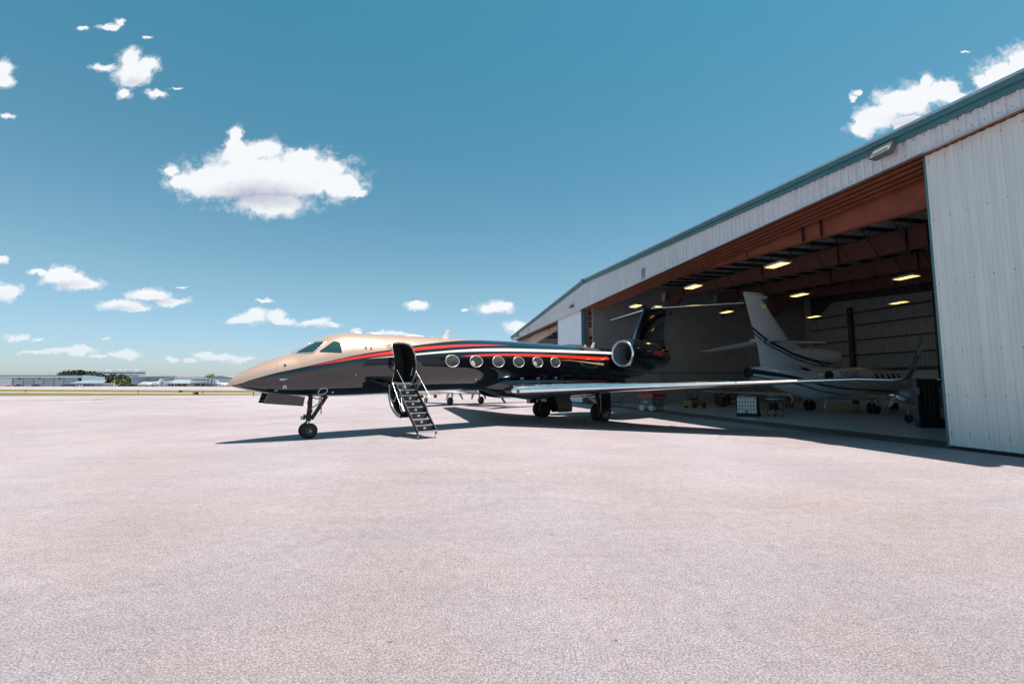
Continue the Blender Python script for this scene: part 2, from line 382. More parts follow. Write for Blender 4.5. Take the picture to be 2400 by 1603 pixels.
# ================================================================== main hangar
HA = math.atan2(math.sqrt(1-.04), -.2)
HP = (13.12, 13.87, 0)
K0, K1, KA, ZA, ZS = -3.4, 64.1, 29.35, 11.76, .0565
def ztop(k): return ZA-ZS*abs(k-KA)
DEPTH = 25.0; ZB = 9.13
H = empty('hangar', HP, HA, 'large pale metal hangar with a low gable roof and wide open doorway on the right', 'hangar')
def hp(k, off, z=0): return (k, -off, z)
def hw(k, off, z=0):
    c, s = math.cos(HA), math.sin(HA); return (HP[0]+k*c+off*s, HP[1]+k*s-off*c, z)
# floors in world frame
def hsheet(name, k0, k1, o0, o1, z, mat):
    P = [hw(k0,o0), hw(k0,o1), hw(k1,o1), hw(k1,o0)]
    return sheet(name, [(p[0],p[1]) for p in P], z, mat)
hsheet('hangar_floor', K0, K1, 1.75, DEPTH, .004, M['floor'])
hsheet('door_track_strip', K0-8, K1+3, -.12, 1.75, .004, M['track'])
rails = MB()
for i in range(5):
    o = .02+i*.33; P = [hw(K0-8,o-.03), hw(K1+3,o-.03), hw(K1+3,o+.03), hw(K0-8,o+.03)]
    rails.add([(p[0],p[1],.014) for p in P]+[(p[0],p[1],.0) for p in P], [(3,2,1,0),(4,5,1,0)[::-1],(2,6,7,3)[::-1] if False else (2,3,7,6)])
rails.build('door_rail', M['darksteel'], kind='structure')
# fascia sheets, one per panel with three ribs
PW = .9144
def fascia_panel(k0, k1, off, zb, tp, mat, name, parent, ribs=3, dz=.06):
    b = MB(); n = ribs; xs = []
    p = (k1-k0)/n
    prof = []
    for i in range(n):
        a = k0+i*p
        if dz < .04: prof += [(a, 0), (a+p*.50, 0), (a+p*.56, dz*.8), (a+p*.92, dz*.8), (a+p*.97, 0)]; continue
        prof += [(a, 0), (a+p*.68, 0), (a+p*.74, dz), (a+p*.90, dz), (a+p*.96, 0)]
    prof.append((k1-.004, 0))
    vs = []
    for (k, d) in prof:
        vs.append(hp(k, off-d, zb)); vs.append(hp(k, off-d, tp(k)))
    fs = [(2*i, 2*i+2, 2*i+3, 2*i+1) for i in range(len(prof)-1)]
    b.add(vs, fs); return b.build(name, mat, parent)
k = K0
while k < K1-.01:
    k2 = min(k+PW, K1)
    fascia_panel(k, k2, -.30+.002*((int(k*7)) % 2), ZB, lambda q: ztop(q)-.30, M['sheet'], 'fascia_sheet', H); k = k2
# screws on the nearer sheets
b = MB()
kk = K0+.1
while kk < 16:
    for zz in (ZB+.14, ZB+.52, ztop(kk)-.42):
        b.lathe([(0,.014),(.012,.012)], hp(kk, -.312+0*zz, zz), 'y', 6, True)
    kk += .3048
b.build('screws', M['screw'], H, kind='stuff')
# bottom edge flashing
MB().bar(hp(K0, -.30, ZB-.01), hp(K1, -.30, ZB-.01), .10, .03).build('drip_edge', M['galv'], H)
# rake trim: two stepped teal bands and a bright roof edge
for s0, s1 in ((K0-.12, KA), (KA, K1+.12)):
    def band(o0, o1, d0, d1, mat, nm):
        c = MB(); P = []
        for kq in (s0, s1):
            z = ztop(kq); P += [hp(kq,o0,z-d1), hp(kq,o1,z-d1), hp(kq,o1,z-d0), hp(kq,o0,z-d0)]
        c.add(P, [(0,1,2,3),(7,6,5,4),(0,4,5,1),(1,5,6,2),(2,6,7,3),(3,7,4,0)]); fixn(c.build(nm, mat, H))
    band(-.56, -.22, .055, .20, M['teal'], 'rake_trim')
    band(-.46, -.22, .203, .35, M['teal'], 'rake_trim')
    band(-.62, -.15, -.03, .052, M['galv'], 'roof_edge')
MB().box(hp(KA, -.58, ZA-.14), (.5, .12, .42)).build('ridge_cap', M['teal'], H)
# roof deck (one corrugated slab each side)
for s0, s1 in ((K0, KA), (KA, K1)):
    r = MB(); P = []
    for kq in (s0, s1):
        z = ztop(kq)-.04; P += [hp(kq,-.2,z-.12), hp(kq,DEPTH+.3,z-.12), hp(kq,DEPTH+.3,z), hp(kq,-.2,z)]
    r.add(P, [(0,1,2,3),(7,6,5,4),(0,4,5,1),(1,5,6,2),(2,6,7,3),(3,7,4,0)]); fixn(r.build('roof', M['deck'], H))
# roof deck ribs seen from below (light steel corrugations run across the purlins)
rr = MB(); oo = .6
while oo < DEPTH-.2:
    for k0_, k1_ in ((K0+.2, KA), (KA, K1-.2)):
        za, zb_ = ztop(k0_)-.175, ztop(k1_)-.175
        rr.bar(hp(k0_, oo, za), hp(k1_, oo, zb_), .09, .05)
    oo += .305
rr.build('deck_rib', M['galv2'], H, kind='stuff')
# track header: stepped red oxide channels behind the fascia
for i in range(5):
    o = -.12+i*.42
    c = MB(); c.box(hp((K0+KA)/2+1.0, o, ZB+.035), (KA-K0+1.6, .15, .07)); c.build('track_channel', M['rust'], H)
    c = MB(); c.box(hp((K0+KA)/2+1.0, o, ZB+.28), (KA-K0+1.6, .02, .42)); c.build('track_web', M['rust_deep_shade'], H)  # dark gaps between the channels: shade painted on webs and soffit
MB().box(hp((K0+KA)/2+1.0, .85, ZB+.53), (KA-K0+1.6, 2.2, .04)).build('header_soffit', M['rust_deep_shade'], H)
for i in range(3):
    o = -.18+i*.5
    MB().box(hp((KA+K1)/2+1.3, o+.1, ZB+.12), (K1-KA-2.4, .30, .2)).build('track_channel', M['rust_shade'] if i else M['cream'], H)
MB().box(hp((KA+K1)/2+1.3, .5, ZB+.28), (K1-KA-2.4, 1.5, .04)).build('soffit', M['inwall'], H)
# portal frames
def zbot(k, off): return 8.10+.072*k if k < KA else 8.10+.072*(2*KA-k)
def frame(off, mat, k0=K0+.1, k1=KA-.2, dz=0):
    fr = empty('portal_frame', (0,0,0)); fr.parent = H; fr.empty_display_size = .1
    TG = .56 if off < 5 else .80
    n = 14; web = MB(); bot = MB(); topf = MB()
    ks = [k0+(k1-k0)*i/n for i in range(n+1)]
    def zb(k):
        z = zbot(k, off)+dz
        d = k1-k
        if d < 2.6 and off > 5: z -= (2.6-d)*.62*min(1,(2.6-d)/1.2)   # haunch where it meets the middle wall
        return z
    A = [(k, zb(k), ztop(k)-TG) for k in ks]
    ks2 = ks+[k1-1.3, k1-.6]; A = sorted([(k, zb(k), ztop(k)-TG) for k in set(ks2)])
    rings = []
    for (k, z0, z1) in A: rings.append([hp(k, off-.012, z0), hp(k, off+.012, z0), hp(k, off+.012, z1), hp(k, off-.012, z1)])
    fixn(web.loft(rings).build('web', mat, fr))
    fixn(bot.loft([[hp(k,off-.15,z0-.02), hp(k,off+.15,z0-.02), hp(k,off+.15,z0+.0), hp(k,off-.15,z0+.0)] for (k,z0,z1) in A]).build('bottom_flange', mat, fr))
    fixn(topf.loft([[hp(k,off-.15,z1), hp(k,off+.15,z1), hp(k,off+.15,z1+.02), hp(k,off-.15,z1+.02)] for (k,z0,z1) in A]).build('top_flange', mat, fr))
    for k in (k0+1.2, k0+9.2, k0+10.2, k0+14, k0+20, k1-2.6):
        z0, z1 = zb(k), ztop(k)-TG
        MB().box(hp(k, off-.02, (z0+z1)/2), (.025, .27, z1-z0-.04)).build('stiffener', M['girt'] if 9 < k-k0 < 10.5 else mat, fr)
    # fly braces from the purlins down to the bottom flange
    kk = k0+1.9
    while kk < k1-1.5:
        for sgn in ((-1, 1) if off > 3 else (1,)):
            MB().bar(hp(kk, off+sgn*1.15, ztop(kk)-.40), hp(kk+.02, off+sgn*.15, zb(kk)+.02), .05, .05).build('fly_brace', M['purlin'], fr)
        kk += 1.62
    return fr
for i, off in enumerate((2.2, 8.3, 14.1, 19.9)): frame(off, M['rust'] if i == 0 else M['rust_shade'] if i == 1 else M['rust_deep_shade'])  # frames further in take darker oxide copies, so interior shade is in the colour
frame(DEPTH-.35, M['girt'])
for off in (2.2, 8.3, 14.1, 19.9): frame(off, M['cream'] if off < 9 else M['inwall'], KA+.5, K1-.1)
# purlins run front to back
kk = K0+.5
while kk < K1:
    if abs(kk-KA) > .4:
        z = ztop(kk)-.55+.15
        MB().box(hp(kk, DEPTH/2+.1, z), (.07, DEPTH-.6, .22)).build('purlin', M['purlin'], H)
    kk += 1.62 if kk < KA else 3.2
# walls
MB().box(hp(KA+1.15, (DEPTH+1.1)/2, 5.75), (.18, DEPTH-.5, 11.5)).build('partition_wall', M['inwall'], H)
MB().box(hp(KA+1.05, (DEPTH+1.9)/2, 2.99), (.03, DEPTH-2.0, .08)).build('wall_rail', M['girt'], H)
for o in (8.0, 15.0): MB().box(hp(KA+1.05, o, 1.5), (.02, .05, 3.0)).build('wall_joint', M['girt'], H)
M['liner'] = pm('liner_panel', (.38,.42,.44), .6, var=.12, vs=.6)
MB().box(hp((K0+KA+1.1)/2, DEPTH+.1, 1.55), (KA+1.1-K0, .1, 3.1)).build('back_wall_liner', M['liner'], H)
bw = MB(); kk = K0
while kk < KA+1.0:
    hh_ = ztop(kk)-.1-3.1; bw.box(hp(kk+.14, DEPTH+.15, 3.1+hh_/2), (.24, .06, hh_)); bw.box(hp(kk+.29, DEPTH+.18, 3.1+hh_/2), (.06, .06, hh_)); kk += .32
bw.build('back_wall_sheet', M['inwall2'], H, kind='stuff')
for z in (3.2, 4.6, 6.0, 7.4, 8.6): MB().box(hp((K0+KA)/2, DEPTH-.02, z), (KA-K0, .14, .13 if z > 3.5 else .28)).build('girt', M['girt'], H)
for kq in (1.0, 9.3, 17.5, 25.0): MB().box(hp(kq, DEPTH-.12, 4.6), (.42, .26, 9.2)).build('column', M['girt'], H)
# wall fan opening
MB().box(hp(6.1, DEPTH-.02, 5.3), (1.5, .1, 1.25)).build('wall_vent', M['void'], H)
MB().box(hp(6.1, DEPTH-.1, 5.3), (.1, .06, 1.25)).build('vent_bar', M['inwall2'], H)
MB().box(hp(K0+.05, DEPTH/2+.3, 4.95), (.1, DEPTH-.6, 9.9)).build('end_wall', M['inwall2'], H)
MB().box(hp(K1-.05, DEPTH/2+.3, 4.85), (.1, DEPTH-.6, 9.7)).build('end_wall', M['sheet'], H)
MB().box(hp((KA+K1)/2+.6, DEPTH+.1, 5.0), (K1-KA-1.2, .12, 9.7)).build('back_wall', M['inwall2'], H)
for z in (5.5, 6.5, 7.5, 8.5): MB().box(hp((KA+K1)/2+.6, DEPTH-.05, z), (K1-KA-1.2, .1, .08)).build('girt', M['girt'], H)
# sliding doors made of ribbed sheets
def door(k0, k1, off, ztopd, mat, edge_right=False, smooth=False, name='sliding_door'):
    d = empty(name, (0,0,0)); d.parent = H
    MB().box(hp((k0+k1)/2, off+.11, ztopd/2+.06), (k1-k0-.02, .1, ztopd-.14)).build('door_frame', M['darksteel'], d)
    k = k1
    if not smooth:
        while k > k0+.01:
            k2 = max(k-.9144, k0); fascia_panel(k2, k, off, .10, lambda q: ztopd, mat, 'door_sheet', d, 4, .034); k = k2
        s_ = MB(); kk = k1-.11
        while kk > k0:
            for zz in (.42, .5, 1.6, 2.9, 5.0, 7.0, 8.9): s_.lathe([(0,.016),(.012,.014)], hp(kk, off-.012, zz), 'y', 6, True)
            kk -= .4572
        s_.build('screws', M['screw'], d, kind='stuff')
    else:
        MB().box(hp((k0+k1)/2, off+.02, ztopd/2+.05), (k1-k0, .05, ztopd-.1)).build('door_sheet', mat, d)
    for kq in (k0, k1): MB().box(hp(kq+(.01 if kq == k0 else -.01), off+.06, ztopd/2+.03), (.06, .20, ztopd-.06)).build('edge_trim', M['teal'], d)
    MB().box(hp((k0+k1)/2, off+.1, .07), (k1-k0-.1, .16, .05)).build('bottom_rail', M['girt'], d)
    for q in range(3):
        kq = k0+.8+(k1-k0-1.6)*q/2
        MB().lathe([(-.03,.075),(.03,.075)], hp(kq, off+.1, .085), 'y', 16, True).build('roller', M['darksteel'], d)
    return d
door(-11.0, .02, .02, 9.12, M['sheet2'])
M['doorwhite'] = pm('door_white', (.62, .66, .74), .45, var=.05, vs=.8)
dl = door(31.3, 39.2, .02, 9.14, M['doorwhite'], smooth=True)
MB().box(hp(31.15, .35, 4.6), (.16, .5, 9.1)).build('door_post', M['teal'], H)
MB().box(hp(30.95, .55, 4.6), (.10, .2, 9.1)).build('column', M['rust'], H)
MB().box(hp(39.4, .35, 4.6), (.18, .3, 9.1)).build('door_post', M['white'], H)
# roof light fixtures hang from the purlins
def lampf(loc, label, rz=HA):
    o = empty('ceiling_light', loc, rz, label, 'light', 'rectangular lights under the hangar roof')
    MB().box((0,0,.06), (1.25, .62, .05)).build('housing', M['galv'], o)
    c = MB()
    for x, y, dx, dy in ((-.61,0,.03,.62),(.61,0,.03,.62),(0,-.3,1.19,.03),(0,.3,1.19,.03)): c.box((x,y,.0), (dx,dy,.08))
    c.build('rim', M['white'], o); MB().box((0,0,.0), (1.18, .56, .03)).build('diffuser', M['lamp'], o)
    for x in (-.4, .4): MB().tube([(x,0,.08),(x,0,2.2)], .008, 5).build('hanger_wire', M['darksteel'], o)
    return o
def at(u, v, z):
    r = ray(u, v); t = (z-CAM_H)/r[2]; return (r[0]*t, r[1]*t, z)
LL = [((1625,672),'pale yellow roof light above the jet engine, second from the left door'),((1822,621),'largest roof light, in front of the first beam and nearest the camera'),
      ((2124,650),'larger of the two roof lights by the right sliding door'),((1874,691),'roof light just right of the white tail fin tip'),
      ((1490,717),'roof light behind the tip of the black tail fin, nearest the left door'),((1703,731),'roof light seen below the black tailplane, left of the white fin'),
      ((1907,742),'small roof light over the white fuselage, left of the back wall column'),((2107,709),'small far roof light near the right sliding door'),((1537,720),'farthest thin roof light just right of the black fin tip')]
for (uv, lb) in LL: lampf(at(*uv, 8.35), lb)
M['bronze'] = pm('bronze_housing', (.16,.15,.13), .4, var=.2)
# wall floodlights
def flood(k, z, label, s=1.0):
    p = hw(k, -.33, z); o = empty('floodlight', p, HA, label, 'floodlight')
    fl = MB(); fl.box((0, .10, 0), (.12, .2, .12)); fl.build('arm', M['darksteel'], o)
    R = Matrix.Rotation(math.radians(28), 3, 'X')
    c = MB(); vs = [(-.30,-.10,-.16),(.30,-.10,-.16),(.30,-.10,.16),(-.30,-.10,.16),(-.36,.14,-.2),(.36,.14,-.2),(.36,.14,.2),(-.36,.14,.2)]
    c.add([tuple(R@Vector(v)+Vector((0,.30,-.02))) for v in vs], [(0,1,2,3),(0,4,5,1),(1,5,6,2),(2,6,7,3),(3,7,4,0)]); c.build('housing', M['bronze'], o)
    g_ = MB(); g_.add([tuple(R@Vector(v)+Vector((0,.30,-.02))) for v in ((-.33,.12,-.18),(.33,.12,-.18),(.33,.12,.18),(-.33,.12,.18))], [(0,1,2,3)]); g_.build('lens', pm('flood_lens',(.35,.36,.28),.15,coat=1,var=.4,vs=8), o)
    t_ = MB(); t_.tube([tuple(R@Vector(v)+Vector((0,.30,-.02))) for v in ((-.25,.135,0),(.25,.135,0))], .028, 8); t_.build('lamp_tube', M['white'], o)
    o.scale = (s, s, s); return o
flood(.75, 9.62, 'grey floodlight on the right end of the hangar fascia just under the teal trim')
flood(32.7, 9.75, 'small dark floodlight on the fascia above the left sliding door', .9)
flood(58.5, 9.4, 'tiny dark floodlight at the far left corner of the hangar fascia', .9)
def plate(k, z, w, h, label, txt=None):
    p = hw(k, -.345, z); o = empty('wall_sign', p, HA, label, 'sign')
    MB().box((0,0,0), (w, .02, h)).build('plate', pm('sign_plate', (.25,.28,.32), .5, var=.2), o)
    if txt:
        cu = bpy.data.curves.new('txt', 'FONT'); cu.body = txt; cu.size = h*.95; cu.align_x = 'CENTER'; cu.align_y = 'CENTER'; cu.extrude = .004
        to = bpy.data.objects.new('txt', cu); COL.objects.link(to); dg = bpy.context.evaluated_depsgraph_get(); me = bpy.data.meshes.new_from_object(to.evaluated_get(dg)); bpy.data.objects.remove(to)
        q = bpy.data.objects.new('lettering', me); COL.objects.link(q); q.parent = o; q.rotation_euler = (PI/2, 0, PI); q.location = (0, .016, 0); me.materials.clear(); me.materials.append(M['blackmat'])
plate(17.85, 9.62, .62, .8, 'small grey plate with a dark number on the fascia right of the ridge', '0')
plate(52.0, 9.55, .45, .6, 'small grey plate on the fascia left of the ridge')
# ================================================================== business jet (black and gold)
JX, JY, JPSI = -7.304, 16.493, .7033
JET = empty('business_jet', (JX, JY, 0), JPSI, 'long glossy black business jet with gold nose and red stripes, its tail inside the hangar', 'jet')
TOP=[(-2.52,1.95),(-2.48,2.03),(-2.4,2.12),(-2.2,2.28),(-2.04,2.39),(-1.56,2.66),(-1.06,2.88),(-.65,3.02),(-.36,3.2),(0,3.42),(.38,3.62),(.77,3.77),(1.18,3.85),(2.04,3.89),(3.4,3.92),(7,3.97),(10,4.03),(17.5,4.06),(19,4.2),(20.5,4.5),(21.3,4.62),(22.1,4.66),(22.9,4.52),(23.6,4.27),(24.1,4.0),(24.3,3.85),(24.36,3.72)]
BOT=[(-2.52,1.9),(-2.48,1.86),(-2.3,1.8),(-1.9,1.69),(-1.35,1.575),(-.1,1.465),(.85,1.45),(3.2,1.51),(4.3,1.56),(6.5,1.61),(8,1.62),(15.5,1.65),(17,1.78),(18.84,2.13),(21.64,2.72),(23.1,3.17),(24.1,3.52),(24.3,3.62),(24.36,3.7)]
WID=[(-2.52,.02),(-2.48,.10),(-2.4,.18),(-2.2,.31),(-2.04,.38),(-1.56,.54),(-1.06,.69),(-.5,.86),(0,.98),(.77,1.12),(1.5,1.19),(2.2,1.21),(16.5,1.21),(18,1.15),(20,.95),(21.5,.72),(22.9,.45),(23.8,.28),(24.3,.1),(24.36,.02)]
ZC=[(-2.52,1.93),(-1.5,2.1),(0,2.38),(1.2,2.62),(2.5,2.77),(16,2.8),(18,3.1),(20,3.5),(22,3.75),(24.36,3.71)]
def sy(s, z):
    zc = interp(ZC, s); w_ = interp(WID, s); r = (interp(TOP, s)-zc) if z > zc else (zc-interp(BOT, s))
    return w_*math.sqrt(max(0, 1-(abs(z-zc)/max(r, 1e-4))**2))
def P3(s, z, off=0., side=1):      # point on the skin, lifted by off along the normal
    y = sy(s, z); e = .02
    if off:
        dz = (sy(s, z+e)-sy(s, z-e))/(2*e); ds = (sy(s+e, z)-sy(s-e, z))/(2*e)
        n = Vector((-ds, 1, -dz)).normalized(); return (s+n.x*off, -(y+n.y*off)*side, z+n.z*off)
    return (s, -y*side, z)
def curve_node(t, src, pts, name):
    f = t.nodes.new('ShaderNodeFloatCurve'); f.label = name; c = f.mapping.curves[0]
    f.mapping.use_clip = False
    c.points[0].location = (0, pts[0][1]); c.points[1].location = (1, pts[-1][1])
    for a, b in pts:
        x = (a+3)/28
        if .0005 < x < .9995: c.points.new(x, b)
    for p in c.points: p.handle_type = 'AUTO_CLAMPED'
    f.mapping.update(); t.links.new(src, f.inputs['Value']); return f.outputs[0]
def paint():
    m = bpy.data.materials.new('jet_paint'); m.use_nodes = True; t = m.node_tree; b = t.nodes['Principled BSDF']; L = t.links.new
    tcn = t.nodes.new('ShaderNodeTexCoord'); sp = t.nodes.new('ShaderNodeSeparateXYZ'); L(tcn.outputs['Object'], sp.inputs[0])
    def mt(op, a, b_=None, c=None):
        n = t.nodes.new('ShaderNodeMath'); n.operation = op
        for i, x in enumerate((a, b_, c)):
            if x is None: continue
            if isinstance(x, (int, float)): n.inputs[i].default_value = x
            else: L(x, n.inputs[i])
        return n.outputs[0]
    s = mt('DIVIDE', mt('ADD', sp.outputs[0], 3.0), 28.0); z = sp.outputs[2]
    def cv(pts, nm):      # z curve, stored /5
        return mt('MULTIPLY', curve_node(t, s, [(a, q/5) for a, q in pts], nm), 5.0)
    def between(lo, hi): return mt('MULTIPLY', mt('GREATER_THAN', z, lo), mt('LESS_THAN', z, hi))
    gold = cv([(-3,1.86),(-2.46,1.885),(-1.99,2.05),(-1.22,2.305),(-.77,2.42),(.15,2.673),(.81,2.853),(1.59,3.04),(2.67,3.24),(3.65,3.45),(4.75,3.635),(5.85,3.79),(6.6,3.875),(7.6,3.96),(9,4.2),(25,4.9)], 'gold')
    r1t = cv([(-3,2.3),(-.4,2.50),(-.23,2.545),(.81,2.814),(1.59,2.987),(2.66,3.182),(3.64,3.362),(4.77,3.502),(5.93,3.62),(7.15,3.70),(8.8,3.742),(10,3.75),(25,3.75)], 'red upper')
    r1b = cv([(-3,2.3),(-.4,2.50),(-.23,2.54),(.81,2.736),(1.58,2.881),(2.65,3.053),(3.6,3.235),(4.72,3.381),(5.86,3.519),(7.1,3.628),(8.8,3.742),(10,3.76),(25,3.76)], 'red lower')
    wt = cv([(-3,2.5),(1.5,2.82),(1.78,2.864),(2.64,2.986),(3.6,3.116),(4.68,3.249),(5.79,3.378),(7.64,3.531),(10.4,3.635),(13.8,3.724),(16.6,3.773),(20,3.80),(25,3.8)], 'cream')
    wb = cv([(-3,2.6),(1.5,2.825),(1.78,2.856),(2.64,2.944),(3.6,3.05),(4.66,3.17),(5.76,3.28),(7.57,3.393),(10.3,3.50),(13.6,3.58),(16.4,3.637),(20,3.66),(25,3.7)], 'cream lower')
    r2t = cv([(-3,3.0),(5.6,3.08),(5.77,3.1),(6.59,3.2),(7.5,3.269),(9.5,3.355),(12.6,3.399),(15.85,3.42),(20,3.4),(25,3.4)], 'red two')
    r2b = cv([(-3,3.1),(5.6,3.09),(5.76,3.092),(6.57,3.122),(7.49,3.177),(9.48,3.235),(12.55,3.25),(14.6,3.232),(15.9,3.30),(16.6,3.42),(20,3.6),(25,3.6)], 'red two lower')
    sk = cv([(-3,3.2),(12.0,3.15),(15.3,3.065),(25,2.9)], 'streak'); skb = cv([(-3,3.3),(12.0,3.15),(15.3,2.946),(25,2.5)], 'streak lower')
    mg = mt('GREATER_THAN', z, gold)
    red = mt('MAXIMUM', between(r1b, r1t), between(r2b, r2t))
    cr = between(wb, wt)
    gs = mt('MULTIPLY', between(skb, sk), mt('LESS_THAN', sp.outputs[0], 15.3))
    def mix(f, a, c):
        n = t.nodes.new('ShaderNodeMix'); n.data_type = 'RGBA'; L(f, n.inputs[0])
        if isinstance(a, tuple): n.inputs[6].default_value = (*a, 1)
        else: L(a, n.inputs[6])
        n.inputs[7].default_value = (*c, 1); return n.outputs[2]
    col = mix(mg, (.005, .006, .009), (.72, .47, .35)); col = mix(red, col, (.72, .030, .010)); col = mix(cr, col, (.80, .70, .60)); col = mix(gs, col, (.45, .33, .16))
    # radome joint and fine dirt
    nz = t.nodes.new('ShaderNodeTexNoise'); nz.inputs['Scale'].default_value = 1.6; nz.inputs['Detail'].default_value = 6; L(tcn.outputs['Object'], nz.inputs['Vector'])
    jt = mt('LESS_THAN', mt('ABSOLUTE', mt('ADD', sp.outputs[0], 1.22)), .006)
    for sv in (1.05, 5.0, 9.9, 14.2, 17.9): jt = mt('MAXIMUM', jt, mt('LESS_THAN', mt('ABSOLUTE', mt('SUBTRACT', sp.outputs[0], sv)), .004))
    k = t.nodes.new('ShaderNodeVectorMath'); k.operation = 'SCALE'; L(col, k.inputs[0])
    L(mt('MULTIPLY', mt('SUBTRACT', 1.0, mt('MULTIPLY', jt, .3)), mt('ADD', .93, mt('MULTIPLY', nz.outputs[0], .14))), k.inputs['Scale'])
    L(k.outputs[0], b.inputs['Base Color'])
    L(mt('MULTIPLY', mg, .55), b.inputs['Metallic'])
    L(mt('ADD', mt('MULTIPLY', mg, .20), mt('ADD', .05, mt('MULTIPLY', nz.outputs[0], .05))), b.inputs['Roughness'])
    b.inputs['Coat Weight'].default_value = 1; b.inputs['Coat Roughness'].default_value = .03
    L(mt('SUBTRACT', 1.0, mt('MULTIPLY', mg, .7)), b.inputs['Coat Weight'])
    # the skin is never optically flat: gentle waves between frames
    wv = t.nodes.new('ShaderNodeTexNoise'); wv.inputs['Scale'].default_value = 1.1; wv.inputs['Detail'].default_value = 2; L(tcn.outputs['Object'], wv.inputs['Vector'])
    bp = t.nodes.new('ShaderNodeBump'); bp.inputs['Strength'].default_value = .22; bp.inputs['Distance'].default_value = .03; L(wv.outputs[0], bp.inputs['Height'])
    L(bp.outputs[0], b.inputs['Normal']); L(bp.outputs[0], b.inputs['Coat Normal'])
    return m
M['paint'] = paint()
# fuselage
st = [-2.52,-2.505,-2.48,-2.44,-2.4,-2.3,-2.2,-2.1]; x = -2.0
while x < 2.4: st.append(x); x += .1
while x < 17: st.append(x); x += .3
while x < 24.0: st.append(x); x += .2
st += [24.05,24.15,24.24,24.3,24.335,24.355]
rings = []
for s in st:
    zc, t_, b_, w_ = interp(ZC,s), interp(TOP,s), interp(BOT,s), interp(WID,s)
    R = []
    for k in range(64):
        a = 2*PI*k/64; c_, s_ = math.cos(a), math.sin(a)
        R.append((s, -w_*c_, zc+(t_-zc if s_ > 0 else zc-b_)*s_))
    rings.append(R)
fus = MB().loft(rings).build('fuselage', M['paint'], None, smooth=50); fixn(fus)
# entry door opening cut through the skin
DOOR = [(2.69,3.45),(2.76,3.50),(3.0,3.53),(3.18,3.535),(3.33,3.51),(3.44,3.45),(3.52,3.33),(3.57,3.1),(3.60,2.8),(3.62,2.5),(3.62,2.2),(3.60,1.93),(3.5,1.86),(2.80,1.86),(2.735,1.92),(2.71,2.2),(2.69,2.6),(2.66,3.0),(2.645,3.3),(2.655,3.41)]
ct = MB().loft([[(s, -.15, z) for s, z in DOOR], [(s, -1.7, z) for s, z in DOOR]]).build('cutter', M['blackmat']); fixn(ct)
def boolean(o, c, op='DIFFERENCE'):
    md = o.modifiers.new('b', 'BOOLEAN'); md.object = c; md.operation = op; md.solver = 'EXACT'
    dg = bpy.context.evaluated_depsgraph_get(); me = bpy.data.meshes.new_from_object(o.evaluated_get(dg)); o.modifiers.clear(); o.data = me
boolean(fus, ct); bpy.data.objects.remove(ct)
fus.data.materials.clear(); fus.data.materials.append(M['paint']); fus.data.materials.append(M['blackmat'])
for p in fus.data.polygons:
    c = p.center
    if 2.6 < c.x < 3.66 and 1.82 < c.z < 3.56 and c.y < 0 and -c.y < sy(c.x, c.z)-.03: p.material_index = 1
fus.data.name = 'fuselage'; fus.parent = JET
# doorway surround, sill and a hint of the cabin
D2 = [P3(s, z, .006) for s, z in DOOR]
MB().tube(D2+[D2[0], D2[1]], .009, 8, cap=False).build('door_surround', M['winring'], JET, smooth=60)
D3 = [P3(3.05+(s-3.05)*.955, 2.7+(z-2.7)*.965, -.03) for s, z in DOOR]
MB().tube(D3+[D3[0], D3[1]], .02, 8, cap=False).build('door_seal', M['rubber'], JET, smooth=60)
MB().box((3.17,-.95,1.90), (.82,.26,.03)).build('door_sill', M['alu'], JET)
MB().box((3.08,-.19,3.02), (.22,.02,.035)).build('cabin_placard', M['alu'], JET)
MB().bar(P3(3.60,3.0,.004), P3(3.60,3.14,.004), .02, .012).build('door_marker', M['yellow'], JET)
# wing to body fairing
def belly():
    T = [(7.4,.0),(8.0,.10),(8.4,.2),(9.0,.36),(9.8,.45),(10.5,.49),(12,.5),(15,.48),(16.5,.36),(17.6,.12),(18.2,0)]
    W_ = [(7.4,.55),(8.2,.95),(9,1.22),(10,1.38),(12,1.45),(15,1.4),(16.6,1.1),(18.2,.6)]
    R = []
    for i in range(41):
        s = 7.4+10.8*i/40; d = interp(T, s); w_ = interp(W_, s); zb = 1.66-d; zt = 2.25; ring = []
        for k in range(40):
            a = 2*PI*k/40; c_, s_ = math.cos(a), math.sin(a); e = .62
            ring.append((s, -w_*math.copysign(abs(c_)**e, c_), (zt+zb)/2+(zt-zb)/2*math.copysign(abs(s_)**e, s_)))
        R.append(ring)
    return fixn(MB().loft(R).build('belly_fairing', M['black'], JET, smooth=60))
belly()
def patch(pts, off, name, mat, parent, n=5, side=1, thick=0, curve=P3):
    cs = sum(p[0] for p in pts)/len(pts); cz = sum(p[1] for p in pts)/len(pts)
    # subdivide the outline
    B = []
    for i in range(len(pts)):
        a, b = pts[i], pts[(i+1) % len(pts)]
        q = max(1, int(math.hypot(a[0]-b[0], a[1]-b[1])/.09))
        for j in range(q): B.append((a[0]+(b[0]-a[0])*j/q, a[1]+(b[1]-a[1])*j/q))
    m = MB(); vs = [curve(cs, cz, off, side)]
    for r in range(1, n+1):
        for (a, b) in B: vs.append(curve(cs+(a-cs)*r/n, cz+(b-cz)*r/n, off, side))
    k = len(B); fs = [(0, 1+j, 1+(j+1) % k) for j in range(k)]
    for r in range(n-1):
        for j in range(k): fs.append((1+r*k+j, 1+(r+1)*k+j, 1+(r+1)*k+(j+1) % k, 1+r*k+(j+1) % k))
    m.add(vs, fs); o = m.build(name, mat, parent, smooth=60); fixn(o); return o
